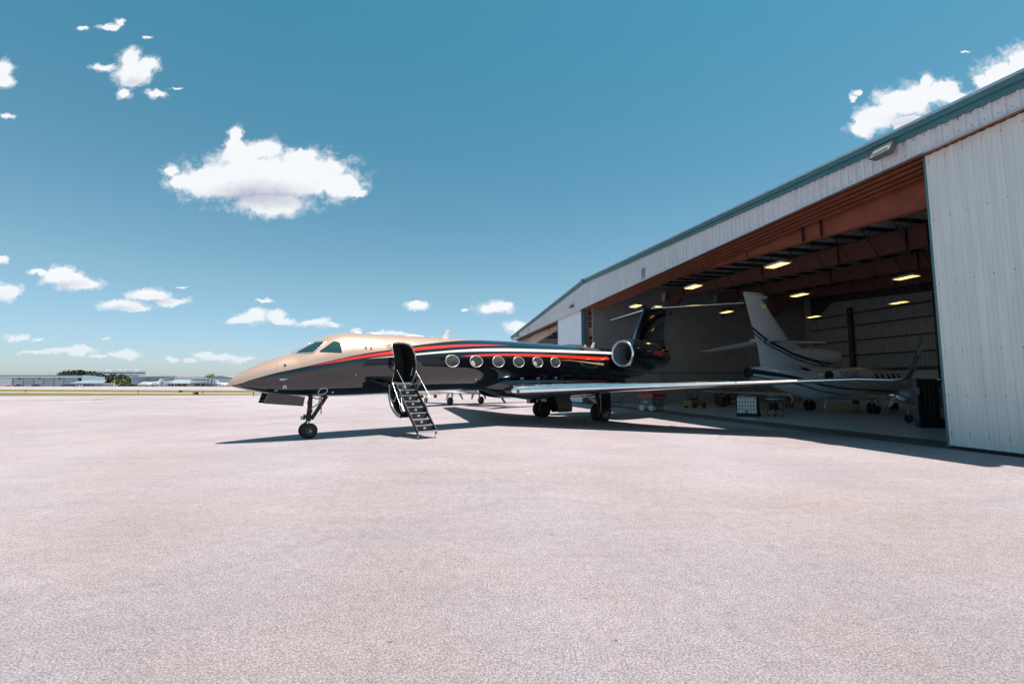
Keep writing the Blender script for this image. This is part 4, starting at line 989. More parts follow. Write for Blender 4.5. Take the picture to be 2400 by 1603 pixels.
for sd_ in (1, -1):
    sb = horn([(.02*sd_,4.22,3.05,.5,.08),(3.3*sd_,3.84,.95,-.1,.07)], 'tailplane')
    wg = horn([(.6*sd_,1.16,10.0,6.0,.11),(3.2*sd_,1.22,8.5,5.8,.10),(8.0*sd_,1.36,6.1,5.0,.09)], 'wing')
    for l in (3.0, 5.2): MB().lathe([(5.2*FS,0),(5.5*FS,.05),(6.1*FS,.08),(6.8*FS,0)], (0,-l*sd_*FS,fz(1.15)), 'x', 10).build('flap_track_fairing', M['wjet'], wg, smooth=60)
    nc = MB().lathe([(a*FS, r*FS) for a, r in ((3.62,.24),(4.1,.34),(4.8,.42),(5.8,.455),(6.6,.44),(6.95,.40),(7.05,.36),(7.04,.32))], (0,-1.72*sd_*FS,fz(2.37)), 'x', 36).build('nacelle', M['wjet'], FJ, smooth=50)
    MB().lathe([(3.7*FS,.235*FS),(3.72*FS,0)], (0,-1.72*sd_*FS,fz(2.37)), 'x', 24).build('exhaust_core', M['void'], nc)
    MB().lathe([(7.0*FS,.32*FS),(6.8*FS,0)], (0,-1.72*sd_*FS,fz(2.37)), 'x', 24).build('intake_mouth', M['void'], nc)
    MB().box((5.2*FS,-1.2*sd_*FS,fz(2.42)), (2.3*FS,.5*FS,.09)).build('pylon', M['wjet'], nc)
    def NP(s, z, off=0, side=1):
        r = interp([(3.62,.24),(4.1,.34),(4.8,.42),(5.8,.455),(6.6,.44),(7.05,.36)], s/FS)*FS+.006; return (s, -(1.72*FS+math.sqrt(max(0, r*r-(z-fz(2.37))**2))), z)
    if sd_ == 1: wrap_text('N726JG', .50, 4.78, fz(2.37)-.12, lambda s, z: NP(s, z), M['blackmat'], nc, slant=-.12)
    for i in range(7):
        patch([(8.35+.6*i-.13, 2.30),(8.35+.6*i-.11,2.50),(8.35+.6*i-.05,2.56),(8.35+.6*i+.05,2.56),(8.35+.6*i+.11,2.50),(8.35+.6*i+.13,2.30),(8.35+.6*i+.06,2.24),(8.35+.6*i-.06,2.24)], .012, 'window', M['void'], FJ, 2, sd_, curve=FP)
    patch([(3.2,2.74),(3.3,2.80),(3.7,2.78),(3.85,2.70),(3.8,2.63),(3.45,2.63)], .012, 'vent', M['void'], FJ, 2, sd_, curve=FP)
    g_ = empty('main_gear', (0,0,0)); g_.parent = FJ
    for dl in (-.17, .17): wheel((8.6, -2.05*sd_+dl, .36), .36, .22, g_)
    MB().tube([(8.6,-2.05*sd_,.36),(8.5,-1.95*sd_,1.15)], .07, 10).build('strut', M['grey'], g_, smooth=50)
    MB().box((8.6,-2.32*sd_,.85), (.45,.03,.7)).build('gear_door', M['wjet'], g_)
g_ = empty('nose_gear', (0,0,0)); g_.parent = FJ
for dl in (-.14, .14): wheel((15.2, dl, .25), .25, .16, g_)
MB().tube([(15.2,0,.25),(15.3,0,1.1)], .055, 10).build('strut', M['grey'], g_, smooth=50)
MB().tube([(6.0,-.7,.95),(5.6,-.8,.32)], .03, 8).build('drain_mast', M['wjet'], FJ)
# ================================================================== single engine prop plane behind the mast
M['lilac'] = pm('grey_lilac_paint', (.16,.16,.20), .3, coat=.4)
PP = empty('propeller_plane', (19.25, 23.0, 0), math.radians(-14), 'small low wing propeller plane with its nose pointing left, half hidden behind the dark mast', 'plane')
def rsec(x, zc, w_, h_, n=20, e=.8): return [(x, w_*math.copysign(abs(math.cos(2*PI*k/n))**e, math.cos(2*PI*k/n)), zc+h_*math.copysign(abs(math.sin(2*PI*k/n))**e, math.sin(2*PI*k/n))) for k in range(n)]
fixn(MB().loft([rsec(*a) for a in ((.12,1.35,.22,.2),(.3,1.32,.42,.36),(.9,1.3,.52,.48),(1.6,1.32,.56,.54),(2.6,1.36,.5,.5),(3.8,1.38,.3,.3),(5.4,1.45,.08,.14))]).build('fuselage', M['lilac'], PP, smooth=50))
fixn(MB().loft([rsec(*a) for a in ((1.3,1.75,.3,.06),(1.7,1.9,.44,.26),(2.4,1.95,.42,.28),(3.1,1.75,.25,.1))]).build('canopy', M['glass'], PP, smooth=50))
MB().lathe([(-.28,0),(-.2,.07),(-.05,.13),(.1,.16),(.12,.0)], (0,0,1.36), 'x', 20).build('spinner', M['chrome'], PP, smooth=60)
for a in (75, 195, 315):
    b = MB(); ca, sa = math.cos(math.radians(a)), math.sin(math.radians(a))
    ring = []
    for r, w_, tw in ((.1,.06,.05),(.35,.10,.04),(.65,.09,.02),(.85,.04,.01)):
        ring.append([(-tw-.01, ca*r-sa*w_, 1.36+sa*r+ca*w_), (tw-.0, ca*r+sa*w_, 1.36+sa*r-ca*w_), (tw+.02, ca*r+sa*w_, 1.36+sa*r-ca*w_), (-tw+.01, ca*r-sa*w_, 1.36+sa*r+ca*w_)])
    fixn(b.loft(ring).build('propeller_blade', M['alu'], PP))
for sg in (1, -1): fixn(MB().loft([[(1.5+x*1.5+dx, y0*sg, z0+y*1.5) for x, y in airfoil(8,.13)] for y0, z0, dx in ((.3,.95,0),(4.3,1.22,.15))]).build('wing', M['lilac'], PP, smooth=40))
fixn(MB().loft([[(4.6+x*.75, y0, 1.5+y*.6) for x, y in airfoil(8,.1)] for y0 in (-1.4,1.4)]).build('tailplane', M['lilac'], PP, smooth=40))
fixn(MB().loft(wing_rings([(4.5,0,1.45,1.0,.1),(4.95,0,2.3,.55,.1)], 8, vert=True)).build('tail_fin', M['lilac'], PP, smooth=40))
for p in ((.5,0,.2),(2.2,1.3,.2),(2.2,-1.3,.2)):
    wheel(p, .2, .14, PP); MB().tube([(p[0],p[1],.2),(p[0]+.05,p[1]*.9,.95)], .035, 8).build('gear_leg', M['lilac'], PP)
# ================================================================== hangar equipment
# dark lift mast beside the right hand door
MS = empty('lift_mast', (18.35, 20.3, 0), math.radians(-6), 'tall dark steel lift mast with an orange tag standing just inside the right door', 'lift mast')
for x in (-.30, .42): MB().bar((x,0,.1),(x,0,2.12),.12,.14).build('upright', M['blackmat'], MS)
MB().box((.06,.05,1.2), (.62,.04,1.75)).build('guard_panel', M['girt'], MS)
for z in (.35, .95, 1.55, 2.10): MB().box((.06,-.02,z), (.70,.06,.09)).build('cross_bar', M['blackmat'], MS)
MB().box((.06,-.04,.22), (1.0,.3,.40)).build('base', M['blackmat'], MS)
MB().box((-.40,-.06,1.2), (.10,.16,1.95)).build('side_channel', pm('blue_grey_steel',(.03,.045,.07),.4), MS)
MB().box((-.40,-.150,1.62), (.09,.012,.30)).build('orange_tag', pm('orange_tag',(.9,.22,.05),.5, emit=None), MS)
for z in (1.40, .32): MB().lathe([(-.01,.025),(.01,.025)], (-.38,-.15,z), 'y', 8, True).build('bolt', M['alu'], MS)
for x in (-.08, .1, .28): MB().tube([(x,-.05,.4),(x,-.05,1.9)], .02, 6).build('chain', M['darksteel'], MS)
RK = empty('wall_rack', (20.4, 20.9, 0), math.radians(-10), 'cluttered grey wire rack between the dark mast and the right door', 'rack')
for x in (-.5, .5):
    for y in (-.2, .2): MB().bar((x,y,0),(x,y,1.95),.04).build('post', M['grey'], RK)
for z in (.3,.75,1.2,1.65): MB().box((0,0,z), (1.04,.44,.03)).build('shelf', M['grey'], RK)
rnd = random.Random(3)
for z in (.3,.75,1.2,1.65):
    for q in range(4): h_ = rnd.uniform(.1,.32); MB().box((-.38+q*.25,0,z+.02+h_/2), (.2,.3,h_)).build('box', rnd.choice([M['grey'],M['olive'],M['tank'],M['blackmat']]), RK)
# water tote in its cage
IB = empty('tote_tank', (14.05, 27.3, 0), math.radians(-36), 'white plastic tote tank in a wire cage on a pallet under the jets', 'tote tank')
tk = MB(); tk.loft([[(sx*(.5-a), sy_*(.48-a), z) for sx, sy_ in ((-1,-1),(1,-1),(1,1),(-1,1))] for z, a in ((.18,.03),(.22,.0),(1.10,.0),(1.16,.05))]); fixn(tk.build('tank', M['tank'], IB, smooth=30))
MB().lathe([(1.14,.12),(1.2,.12),(1.21,.0)], (0,0,0), 'z', 20).build('cap', M['blackmat'], IB)
for i in range(8):
    x = -.53+1.06*i/7
    for y in (-.51, .51): MB().tube([(x,y,.14),(x,y,1.17)], .011, 6).build('cage_wire', M['darksteel'], IB)
    y = -.51+1.02*i/7
    for x2 in (-.53, .53): MB().tube([(x2,y,.14),(x2,y,1.17)], .011, 6).build('cage_wire', M['darksteel'], IB)
for z in (.2,.42,.64,.86,1.08,1.17):
    MB().tube([(-.53,-.51,z),(.53,-.51,z),(.53,.51,z),(-.53,.51,z),(-.53,-.51,z)], .012, 6).build('cage_hoop', M['darksteel'], IB)
for y in (-.5,0,.5): MB().box((0,y,.05), (1.16,.12,.1)).build('pallet_runner', M['blackmat'], IB)
MB().box((0,0,.12), (1.2,1.1,.03)).build('pallet_deck', M['blackmat'], IB)
MB().lathe([(-.05,.05),(.06,.05)], (0,-.56,.3), 'y', 12, True).build('valve', M['blackmat'], IB)
def frame_box(o, w_, d_, h_, mat, r=.02):
    for x in (-w_/2, w_/2):
        for y in (-d_/2, d_/2): MB().tube([(x,y,.08),(x,y,h_)], r, 6).build('leg', mat, o)
SV = empty('service_cart', (15.65, 27.3, 0), math.radians(20), 'dark service cart with a pale blue tray on top, right of the tote tank', 'cart')
frame_box(SV, .7, .5, 1.0, M['darksteel'])
MB().box((0,0,1.02), (.8,.55,.05)).build('tray', pm('pale_blue',(.35,.6,.8),.4), SV); MB().box((0,0,.4), (.72,.5,.04)).build('shelf', M['darksteel'], SV)
MB().box((-.1,0,.6), (.35,.35,.35)).build('battery_box', M['blackmat'], SV)
for x in (-.3,.3):
    for y in (-.2,.2): MB().lathe([(-.02,.05),(.02,.05)], (x,y,.05), 'y', 10, True).build('caster', M['rubber'], SV)
HS = MB().tube([(16.0,26.6,1.35),(16.15,26.5,1.2),(16.18,26.4,1.0),(16.0,26.3,.8)], .02, 8).build('hose', M['white']); tag(HS, 'short curved white hose hanging beside the service cart', 'hose')
# scissor lift
SL = empty('scissor_lift', (10.35, 33.65, 0), math.atan2(1.5,1.42), 'folded red and grey scissor lift with hazard striped edges seen under the wing', 'scissor lift')
M['hazard'] = pm('hazard_stripes', (.5,.4,.02), .5); t = M['hazard'].node_tree; tcn = t.nodes.new('ShaderNodeTexCoord'); wv = t.nodes.new('ShaderNodeTexWave'); wv.inputs['Scale'].default_value = 2.2; wv.bands_direction = 'DIAGONAL'
rm = t.nodes.new('ShaderNodeValToRGB'); rm.color_ramp.interpolation = 'CONSTANT'; rm.color_ramp.elements[0].color = (.02,.02,.02,1); rm.color_ramp.elements[1].position = .5; rm.color_ramp.elements[1].color = (.65,.42,.02,1)
t.links.new(tcn.outputs['Object'], wv.inputs['Vector']); t.links.new(wv.outputs['Color'], rm.inputs[0]); t.links.new(rm.outputs[0], t.nodes['Principled BSDF'].inputs['Base Color'])
MB().box((0,0,.26), (2.0,1.0,.26)).build('chassis', M['grey'], SL)
MB().box((0,0,.42), (2.06,1.06,.05)).build('hazard_edge', M['hazard'], SL)
for i in range(4): MB().box((0,0,.50+.10*i), (1.85,.9-.04*i,.075)).build('scissor_arm', M['grey'], SL)
MB().box((-.3,-.47,.62), (.35,.02,.07)).build('label_plate', M['white'], SL); MB().box((-1.0,.05,.62), (.02,.22,.07)).build('label_plate', M['white'], SL)
MB().box((0,0,.96), (2.15,1.12,.06)).build('hazard_edge', M['hazard'], SL)
MB().box((0,0,1.0), (2.1,1.06,.03)).build('platform', M['red'], SL)
for s_, d_ in (((-1.04,0,1.09),(.04,1.06,.18)),((1.04,0,1.09),(.04,1.06,.18)),((0,-.53,1.09),(2.1,.03,.18)),((0,.53,1.09),(2.1,.03,.18))): MB().box(s_, d_).build('toe_board', M['red'], SL)
for x in (-1.03,-.35,.35,1.03):
    for y in (-.52,.52): MB().tube([(x,y,1.1),(x,y,1.5)], .02, 6).build('rail_post', M['red'], SL)
for z in (1.3,1.5): MB().tube([(-1.03,-.52,z),(1.03,-.52,z),(1.03,.52,z),(-1.03,.52,z),(-1.03,-.52,z)], .02, 6).build('guard_rail', M['red'], SL)
for x in (-.8,.8):
    for y in (-.47,.47):
        wq = MB().lathe([(-.06,.02),(-.065,.12),(-.06,.185),(.06,.185),(.065,.12),(.06,.02)], (x,y,.185), 'y', 20, True).build('wheel', M['white'], SL, smooth=40)
for y in (-.36,.36):
    MB().lathe([(-.06,.02),(-.065,.12),(-.06,.185),(.06,.185),(.065,.12),(.06,.02)], (-1.0,y,.185), 'x', 20, True).build('wheel', M['white'], SL, smooth=40)
    MB().lathe([(-.07,.04),(.07,.04)], (-1.0,y,.185), 'x', 10, True).build('hub', M['blackmat'], SL)
# low table, yellow tow unit and floor clutter
TB = empty('work_table', (9.0, 40.6, 0), math.radians(10), 'long low work table with a bright metal top, left of the scissor lift', 'table')
MB().box((0,0,.92), (1.7,.6,.04)).build('table_top', M['alu'], TB); frame_box(TB, 1.5, .5, .9, M['darksteel']); MB().box((0,0,.3), (1.5,.5,.03)).build('shelf', M['darksteel'], TB)
TU = empty('tow_tractor', (14.6, 36.6, 0), math.radians(25), 'small yellow and black tow tractor in the dark between the lift and the tote tank', 'tow tractor')
MB().loft([[(x,y,z) for x,y,z in ((-.8,-.42,.2),(.8,-.42,.2),(.8,.42,.2),(-.8,.42,.2))],[(-.8,-.42,.5),(.75,-.42,.45),(.75,.42,.45),(-.8,.42,.5)],[(-.7,-.38,.62),(.2,-.38,.55),(.2,.38,.55),(-.7,.38,.62)]]).build('body', M['tug'], TU)
MB().box((-.1,0,.7),(.4,.5,.12)).build('seat', M['blackmat'], TU); MB().tube([(.35,0,.5),(.25,0,.95)],.02,6).build('steering_column', M['darksteel'], TU)
MB().lathe([(-.01,.14),(.01,.14)], (.24,0,.96), 'x', 14, True).build('steering_wheel', M['blackmat'], TU); MB().box((-.6,0,.85),(.05,.6,.5)).build('backrest', M['blackmat'], TU)
for x in (-.5,.55):
    for y in (-.42,.42): wheel((x,y,.2), .2, .14, TU)
def drum(loc, lb, mat): 
    o = empty('drum', loc, 0, lb, 'drum'); MB().lathe([(0,.0),(0,.28),(.28,.29),(.3,.27),(.58,.29),(.6,.27),(.86,.285),(.88,.25),(.88,0)], (0,0,0), 'z', 24).build('barrel', mat, o, smooth=40); MB().lathe([(.88,.04),(.91,.04),(.91,0)], (.12,0,0), 'z', 10).build('cap', M['alu'], o)
drum((17.6,38.4,0), 'dark drum behind the tow tractor in the shaded hangar', M['blackmat']); drum((21.9,36.2,0), 'dark olive drum standing under the white jet', M['olive'])
SH = empty('tool_shelf', (19.6, 41.5, 0), math.radians(12), 'dark shelf of tools against the grey partition wall', 'shelf')
for x in (-1.2,0,1.2): MB().box((x,0,.65),(.05,.5,1.3)).build('upright', M['darksteel'], SH)
for z in (.1,.5,.9,1.28): MB().box((0,0,z),(2.5,.5,.04)).build('shelf_board', M['darksteel'], SH)
for i in range(12): h_ = rnd.uniform(.12,.3); MB().box((-1.05+.19*i,0,[.12,.52,.92][i%3]+h_/2),(.15,.3,h_)).build('tool_box', rnd.choice([M['red'],M['grey'],M['yellow'],M['blackmat'],M['olive']]), SH)
# ================================================================== light jet beyond the black jet
def jet(name, loc, rz, label, scale=1., body=None, cat='jet', hi=True, group=None):
    body = body or M['white']; J = empty(name, loc, rz, label, cat, group); J.scale = (scale,)*3
    T_=[(0,1.15),(.1,1.28),(.6,1.55),(1.3,1.8),(1.9,2.2),(2.6,2.38),(4,2.42),(9,2.42),(11.5,2.3),(13,2.1)]; B_=[(0,1.1),(.1,1.0),(.6,.88),(1.5,.8),(3,.78),(8.5,.8),(10,1.0),(12,1.6),(13,1.95)]; W__=[(0,.03),(.1,.16),(.6,.38),(1.3,.55),(2.4,.76),(4,.8),(9,.8),(11,.55),(13,.08)]
    R = []
    for i in range(31 if hi else 16):
        s = 13*i/(30 if hi else 15); t_, b_, w_ = interp(T_,s), interp(B_,s), interp(W__,s); R.append([(s, w_*math.cos(2*PI*k/20), (t_+b_)/2+(t_-b_)/2*math.sin(2*PI*k/20)) for k in range(20)])
    fixn(MB().loft(R).build('fuselage', body, J, smooth=50))
    for sg in (1, -1):
        fixn(MB().loft([[(le+x*c, y0*sg, z0+y*c) for x, y in airfoil(8,.12)] for y0, z0, le, c in ((.3,.92,5.2,2.6),(6.6,1.2,7.0,1.0))]).build('wing', body, J, smooth=40))
        fixn(MB().loft([[(le+x*c, y0*sg, z0+y*c) for x, y in airfoil(8,.1)] for y0, z0, le, c in ((.0,4.2,12.3,1.5),(2.6,4.25,13.2,.8))]).build('tailplane', body, J, smooth=40))
        nc = MB().lathe([(9.0,.30),(9.1,.37),(9.8,.42),(10.8,.38),(11.6,.26)], (0,1.25*sg,2.15), 'x', 20).build('nacelle', body, J, smooth=50)
        MB().lathe([(9.1,.30),(9.2,0)], (0,1.25*sg,2.15), 'x', 16).build('intake_mouth', M['void'], nc)
        gm = empty('main_gear', (0,0,0)); gm.parent = J
        if hi:
            wheel((6.9,1.58*sg,.30), .30, .24, gm); MB().tube([(6.9,1.45*sg,.3),(6.9,1.35*sg,.95)], .06, 8).build('strut', M['grey'], gm)
            MB().add([(6.75,1.75*sg,.98),(7.15,1.75*sg,.98),(7.1,2.0*sg,.38),(6.9,2.0*sg,.38)], [(0,1,2,3)]).build('gear_door', M['white'], gm)
            MB().add([(6.75,.75*sg,.95),(7.15,.75*sg,.95),(7.15,.45*sg,.40),(6.95,.45*sg,.40)], [(0,1,2,3)]).build('gear_door', M['white'], gm)
        else: MB().lathe([(-.1,.3),(.1,.3)], (6.9,1.8*sg,.3), 'y', 12, True).build('tyre', M['rubber'], gm)
        patch([(1.55,1.95),(2.0,2.22),(2.45,2.30),(2.5,2.05)], .012, 'windscreen', M['glass'], J, 2, sg, curve=lambda s, z, off, side: (s, -side*(interp(W__,s)*math.sqrt(max(0,1-((z-(interp(T_,s)+interp(B_,s))/2)/((interp(T_,s)-interp(B_,s))/2))**2))+off), z))
        for i in range(5): patch(ell(3.6+.85*i,1.85,.17,.2,10), .012, 'window', M['glass'], J, 1, sg, curve=lambda s, z, off, side: (s, -side*(interp(W__,s)*math.sqrt(max(0,1-((z-(interp(T_,s)+interp(B_,s))/2)/((interp(T_,s)-interp(B_,s))/2))**2))+off), z))
    fixn(MB().loft(wing_rings([(10.2,0,2.2,2.9,.08),(12.1,0,4.2,1.7,.08)], 8, vert=True)).build('tail_fin', body, J, smooth=40))
    gn = empty('nose_gear', (0,0,0)); gn.parent = J
    if hi: wheel((1.5,0,.22), .22, .16, gn); MB().tube([(1.5,0,.22),(1.55,0,.9)], .05, 8).build('strut', M['grey'], gn)
    else: MB().bar((1.5,0,0),(1.5,0,.9),.15).build('strut', M['blackmat'], gn)
    return J
a_ = math.atan2(-.70,.72)
jet('light_jet', (-4.3-8.1*math.cos(a_), 42.6-8.1*math.sin(a_), 0), a_, 'white light jet parked beyond the black jet, only its belly and wheels showing below', 1.18)
# towing gear on the apron beyond
TW = empty('tow_bar', (-11.6, 62, 0), math.radians(15), 'yellow tow bar with small black wheels on the apron beyond the light jet', 'tow bar')
MB().bar((-2.6,0,.55),(2.0,0,.5),.14).build('beam', M['yellow'], TW); MB().bar((-2.6,0,.5),(-3.3,0,.5),.3).build('head', M['blackmat'], TW)
for x, y in ((-.6,.35),(-.6,-.35),(1.2,.35),(1.2,-.35)): wheel((x,y,.22), .22, .14, TW); MB().bar((x,y,.22),(x,0,.5),.06).build('axle_arm', M['darksteel'], TW)
# ================================================================== far side of the airfield (about 300 m away)
FY = 300.
def fx(u, y=FY): return (u-1200)/1066*y
def fzz(v, y=FY): return CAM_H+(898.6-v)/1066*y
def fbox(u0, u1, v0, v1, y, d, nm, mat, par, z0=None):
    x0, x1 = fx(u0, y), fx(u1, y); zt, zb = fzz(v0, y), (fzz(v1, y) if z0 is None else z0)
    k = (y+d)/y
    c = MB().add([(x0,y,zb),(x1,y,zb),(x1*k,y+d,zb),(x0*k,y+d,zb),(x0,y,zt),(x1,y,zt),(x1*k,y+d,zt),(x0*k,y+d,zt)], [(3,2,1,0),(4,5,6,7),(0,1,5,4),(1,2,6,5),(2,3,7,6),(3,0,4,7)]); return c.build(nm, mat, par)
B1 = empty('far_hangar', (0,0,0), 0, 'long blue grey hangar across the airfield at the left edge of the picture', 'hangar')
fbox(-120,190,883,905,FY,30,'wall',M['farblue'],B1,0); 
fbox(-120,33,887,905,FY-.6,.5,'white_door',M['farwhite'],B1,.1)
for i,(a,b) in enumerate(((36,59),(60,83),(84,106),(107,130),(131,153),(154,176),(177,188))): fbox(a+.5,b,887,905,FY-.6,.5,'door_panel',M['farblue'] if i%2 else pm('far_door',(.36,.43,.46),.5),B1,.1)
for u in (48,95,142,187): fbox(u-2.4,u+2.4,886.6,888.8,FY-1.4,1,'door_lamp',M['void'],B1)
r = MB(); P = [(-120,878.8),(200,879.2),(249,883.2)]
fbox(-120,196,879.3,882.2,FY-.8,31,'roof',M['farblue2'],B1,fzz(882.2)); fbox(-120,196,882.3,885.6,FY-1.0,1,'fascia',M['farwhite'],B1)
c = MB(); z1,z2,z0 = fzz(879.4),fzz(883.5),0
c.add([(fx(196),FY-.5,z0),(fx(249),FY-.5,z0),(fx(249),FY-.5,z2),(fx(205),FY-.5,z1),(fx(196),FY-.5,z1),(fx(196,FY+28),FY+28,z0),(fx(249,FY+28),FY+28,z0),(fx(249,FY+28),FY+28,z2),(fx(205,FY+28),FY+28,z1),(fx(196,FY+28),FY+28,z1)],[(0,1,2,3,4),(9,8,7,6,5),(0,5,6,1),(1,6,7,2),(2,7,8,3),(3,8,9,4)]); c.build('gable_wall', M['farwhite'], B1)
AN = empty('far_annex', (0,0,0), 0, 'low white annex with a row of dark windows beside the far left hangar', 'building')
fbox(196,272,898,905,FY-9,9,'wall',M['farwhite'],AN,0)
c = MB(); y0, y1 = FY-9.5, FY; 
c.add([(fx(198),y0,fzz(898)),(fx(274),y0,fzz(898)),(fx(254),y1,fzz(891)),(fx(204),y1,fzz(891)),(fx(198),y0,fzz(899)),(fx(274),y0,fzz(899)),(fx(254),y1,fzz(892)),(fx(204),y1,fzz(892))],[(0,1,2,3),(7,6,5,4),(0,4,5,1),(1,5,6,2),(2,6,7,3),(3,7,4,0)]); c.build('roof', M['farblue2'], AN)
for u in (199,205,211,217,223): fbox(u,u+4,900.2,904.6,FY-9.3,.4,'window',M['fardark'],AN)
for i in range(8): fbox(231+5*i,233.6+5*i,900.6,904.2,FY-9.3,.4,'window',M['fardark'],AN)
PK = empty('parking_deck', (0,0,0), 0, 'white multi storey parking deck with dark open floors rising above the trees', 'building')
PY = 420.
for v0, v1, u0, u1 in ((869.5,873.5,205,344),(875.6,879.5,228,344),(881.6,885.4,255,330)): fbox(u0,u1,v0,v1,PY,24,'floor_slab',M['farwhite'],PK)
for v0, v1, u0, u1 in ((873.5,875.6,228,343),(879.5,881.6,245,325)): fbox(u0,u1,v0,v1,PY+1.5,20,'open_floor',M['fardark'],PK)
for u in (229,262,290,316,342): fbox(u-.8,u+.8,870,905,PY-.4,.8,'column',M['farwhite'],PK,0)
fbox(236,340,885.4,905,PY+4,16,'core',M['farblue2'],PK,0)
for u, v, w_, h_ in ((256,867.8,13,2.2),(287,866.5,20,3),(290,864.8,3,2.5),(322,868,12,2)):
    t_ = fbox(u-w_/2,u+w_/2,v-h_/2,v+h_/2,PY+4,5,'shade_canopy',M['white'],PK)
B2 = empty('grey_terminal_hangar', (0,0,0), 0, 'wide grey hangar behind the white terminal across the airfield', 'hangar')
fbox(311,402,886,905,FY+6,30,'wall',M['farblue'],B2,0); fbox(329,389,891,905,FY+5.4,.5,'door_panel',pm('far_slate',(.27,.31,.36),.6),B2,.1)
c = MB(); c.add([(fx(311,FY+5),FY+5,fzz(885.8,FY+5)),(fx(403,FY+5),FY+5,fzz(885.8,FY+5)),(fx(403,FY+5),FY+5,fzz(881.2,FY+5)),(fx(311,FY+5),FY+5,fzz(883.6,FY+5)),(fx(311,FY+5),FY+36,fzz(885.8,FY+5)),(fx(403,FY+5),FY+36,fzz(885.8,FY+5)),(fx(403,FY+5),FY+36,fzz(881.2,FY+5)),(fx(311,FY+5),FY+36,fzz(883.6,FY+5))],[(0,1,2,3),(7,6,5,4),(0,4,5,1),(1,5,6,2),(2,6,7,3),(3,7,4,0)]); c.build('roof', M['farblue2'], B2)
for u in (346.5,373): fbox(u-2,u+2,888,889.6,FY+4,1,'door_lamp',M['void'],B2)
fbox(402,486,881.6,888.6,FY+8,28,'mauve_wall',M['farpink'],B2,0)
for u in (403,425,464,485): fbox(u-.5,u+.5,880.6,889,FY+7.4,.5,'white_frame',M['white'],B2)
fbox(402,486,880.4,881.7,FY+7.2,28,'parapet',M['farwhite'],B2)
T3 = empty('terminal_building', (0,0,0), 0, 'low white terminal with an entrance canopy and dark glass across the airfield', 'building')
fbox(385,497,889,905,FY,8,'wall',M['farwhite'],T3,0)
for u0,u1 in ((386,410),(450,494)): fbox(u0,u1,890.2,891.6,FY-.3,.2,'roof_slot',M['fardark'],T3)
fbox(401,448,897.6,899,FY-6,6,'canopy',M['white'],T3)
for u in (404,412,430,444): fbox(u-.4,u+.4,898.5,905,FY-5.6,.4,'canopy_post',M['white'],T3,0)
for u0,u1,v0 in ((398,409,899.5),(415,426,899.5),(428,441,900),(458,472,898.4),(474,488,898.4)): fbox(u0,u1,v0,905,FY-.4,.3,'glass_front',M['fardark'],T3,.1)
for u in (387.5,392,396): fbox(u,u+1.8,902.6,904.4,FY-.4,.3,'window',M['fardark'],T3)
KI = empty('arrivals_kiosk', (0,0,0), 0, 'small white kiosk with a dark pitched roof under the palm trees', 'kiosk')
fbox(486,504,898.6,905,FY-9,5,'wall',M['farwhite'],KI,0); 
for u in (487.5,492,496.5,500.5): fbox(u,u+1.6,900,905,FY-9.3,.3,'window',M['fardark'],KI,.1)
c = MB(); z_ = fzz(898.8); c.add([(fx(483),FY-11,z_),(fx(507),FY-11,z_),(fx(505),FY-2,z_),(fx(485),FY-2,z_),(fx(490),FY-7,z_+.9),(fx(500),FY-7,z_+.9)],[(0,1,5,4),(1,2,5),(2,3,4,5),(3,0,4),(3,2,1,0)]); c.build('roof', M['fardark'], KI)
B4 = empty('gable_hangar', (0,0,0), 0, 'grey gabled hangar with tall white columns just left of the black jet nose', 'hangar')
c = MB(); y0=FY+4; pts=[(498,905),(560,905),(560,889),(548,885.5),(520,880.8),(498,882.5)]
c.add([(fx(u,y0),y0,fzz(v,y0) if v<905 else 0) for u,v in pts]+[(fx(u,y0),y0+26,fzz(v,y0) if v<905 else 0) for u,v in pts],[(0,1,2,3,4,5),(11,10,9,8,7,6)]+[(i,i+6,(i+1)%6+6,(i+1)%6) for i in range(6)]); fixn(c.build('wall', M['farblue2'], B4))
for i in range(9): fbox(500+5.6*i,504.3+5.6*i,891,903,y0-.6,.5,'door_panel',M['farwhite'],B4,.2)
fbox(498,552,889,890.6,y0-.9,.6,'beam',M['farwhite'],B4)
# trees: crowns of many leaf clumps on tapered trunks
def tree(x, y, h, r, label, mat, dens=420, name='tree', group='trees behind the far hangars', low=.25):
    o = empty(name, (x,y,0), 0, label, 'tree', group); rg = random.Random(int(x*7+y))
    MB().tube([(0,0,0),(r*.04,0,h*.35),(r*.1,r*.05,h*.75)], [h*.03,h*.022,h*.008], 7).build('trunk', M['bark'], o)
    c = MB(); lobes = [(rg.uniform(-.6,.6)*r, rg.uniform(-.4,.4)*r, h*rg.uniform(low+.15,.82), r*rg.uniform(.35,.6)) for _ in range(9)]
    for i in range(dens):
        lx, ly, lz, lr = rg.choice(lobes); d = Vector((rg.gauss(0,1),rg.gauss(0,1),rg.gauss(0,.8))).normalized()*lr*rg.uniform(.55,1.05)
        p = Vector((lx,ly,lz))+d; q = r*rg.uniform(.07,.14); n1 = Vector((rg.gauss(0,1),rg.gauss(0,1),rg.gauss(0,1))).normalized(); a = n1.orthogonal().normalized()*q; b = n1.cross(a).normalized()*q*rg.uniform(.5,.9)
        c.quad(p-a-b, p+a-b*.6, p+a*.8+b, p-a*.7+b*.9)
    c.build('crown', mat, o, kind=None); return o
TR = [(150,PY-40,877,11),(163,PY-36,874,12),(178,PY-42,872,13),(193,PY-38,873,13),(208,PY-40,873,13),(222,PY-36,876,12),(255,PY-70,884,10),(268,PY-66,882,10),(282,PY-72,884,11),(296,PY-66,886,10),(308,PY-70,887,10),(243,PY-60,880,10)]
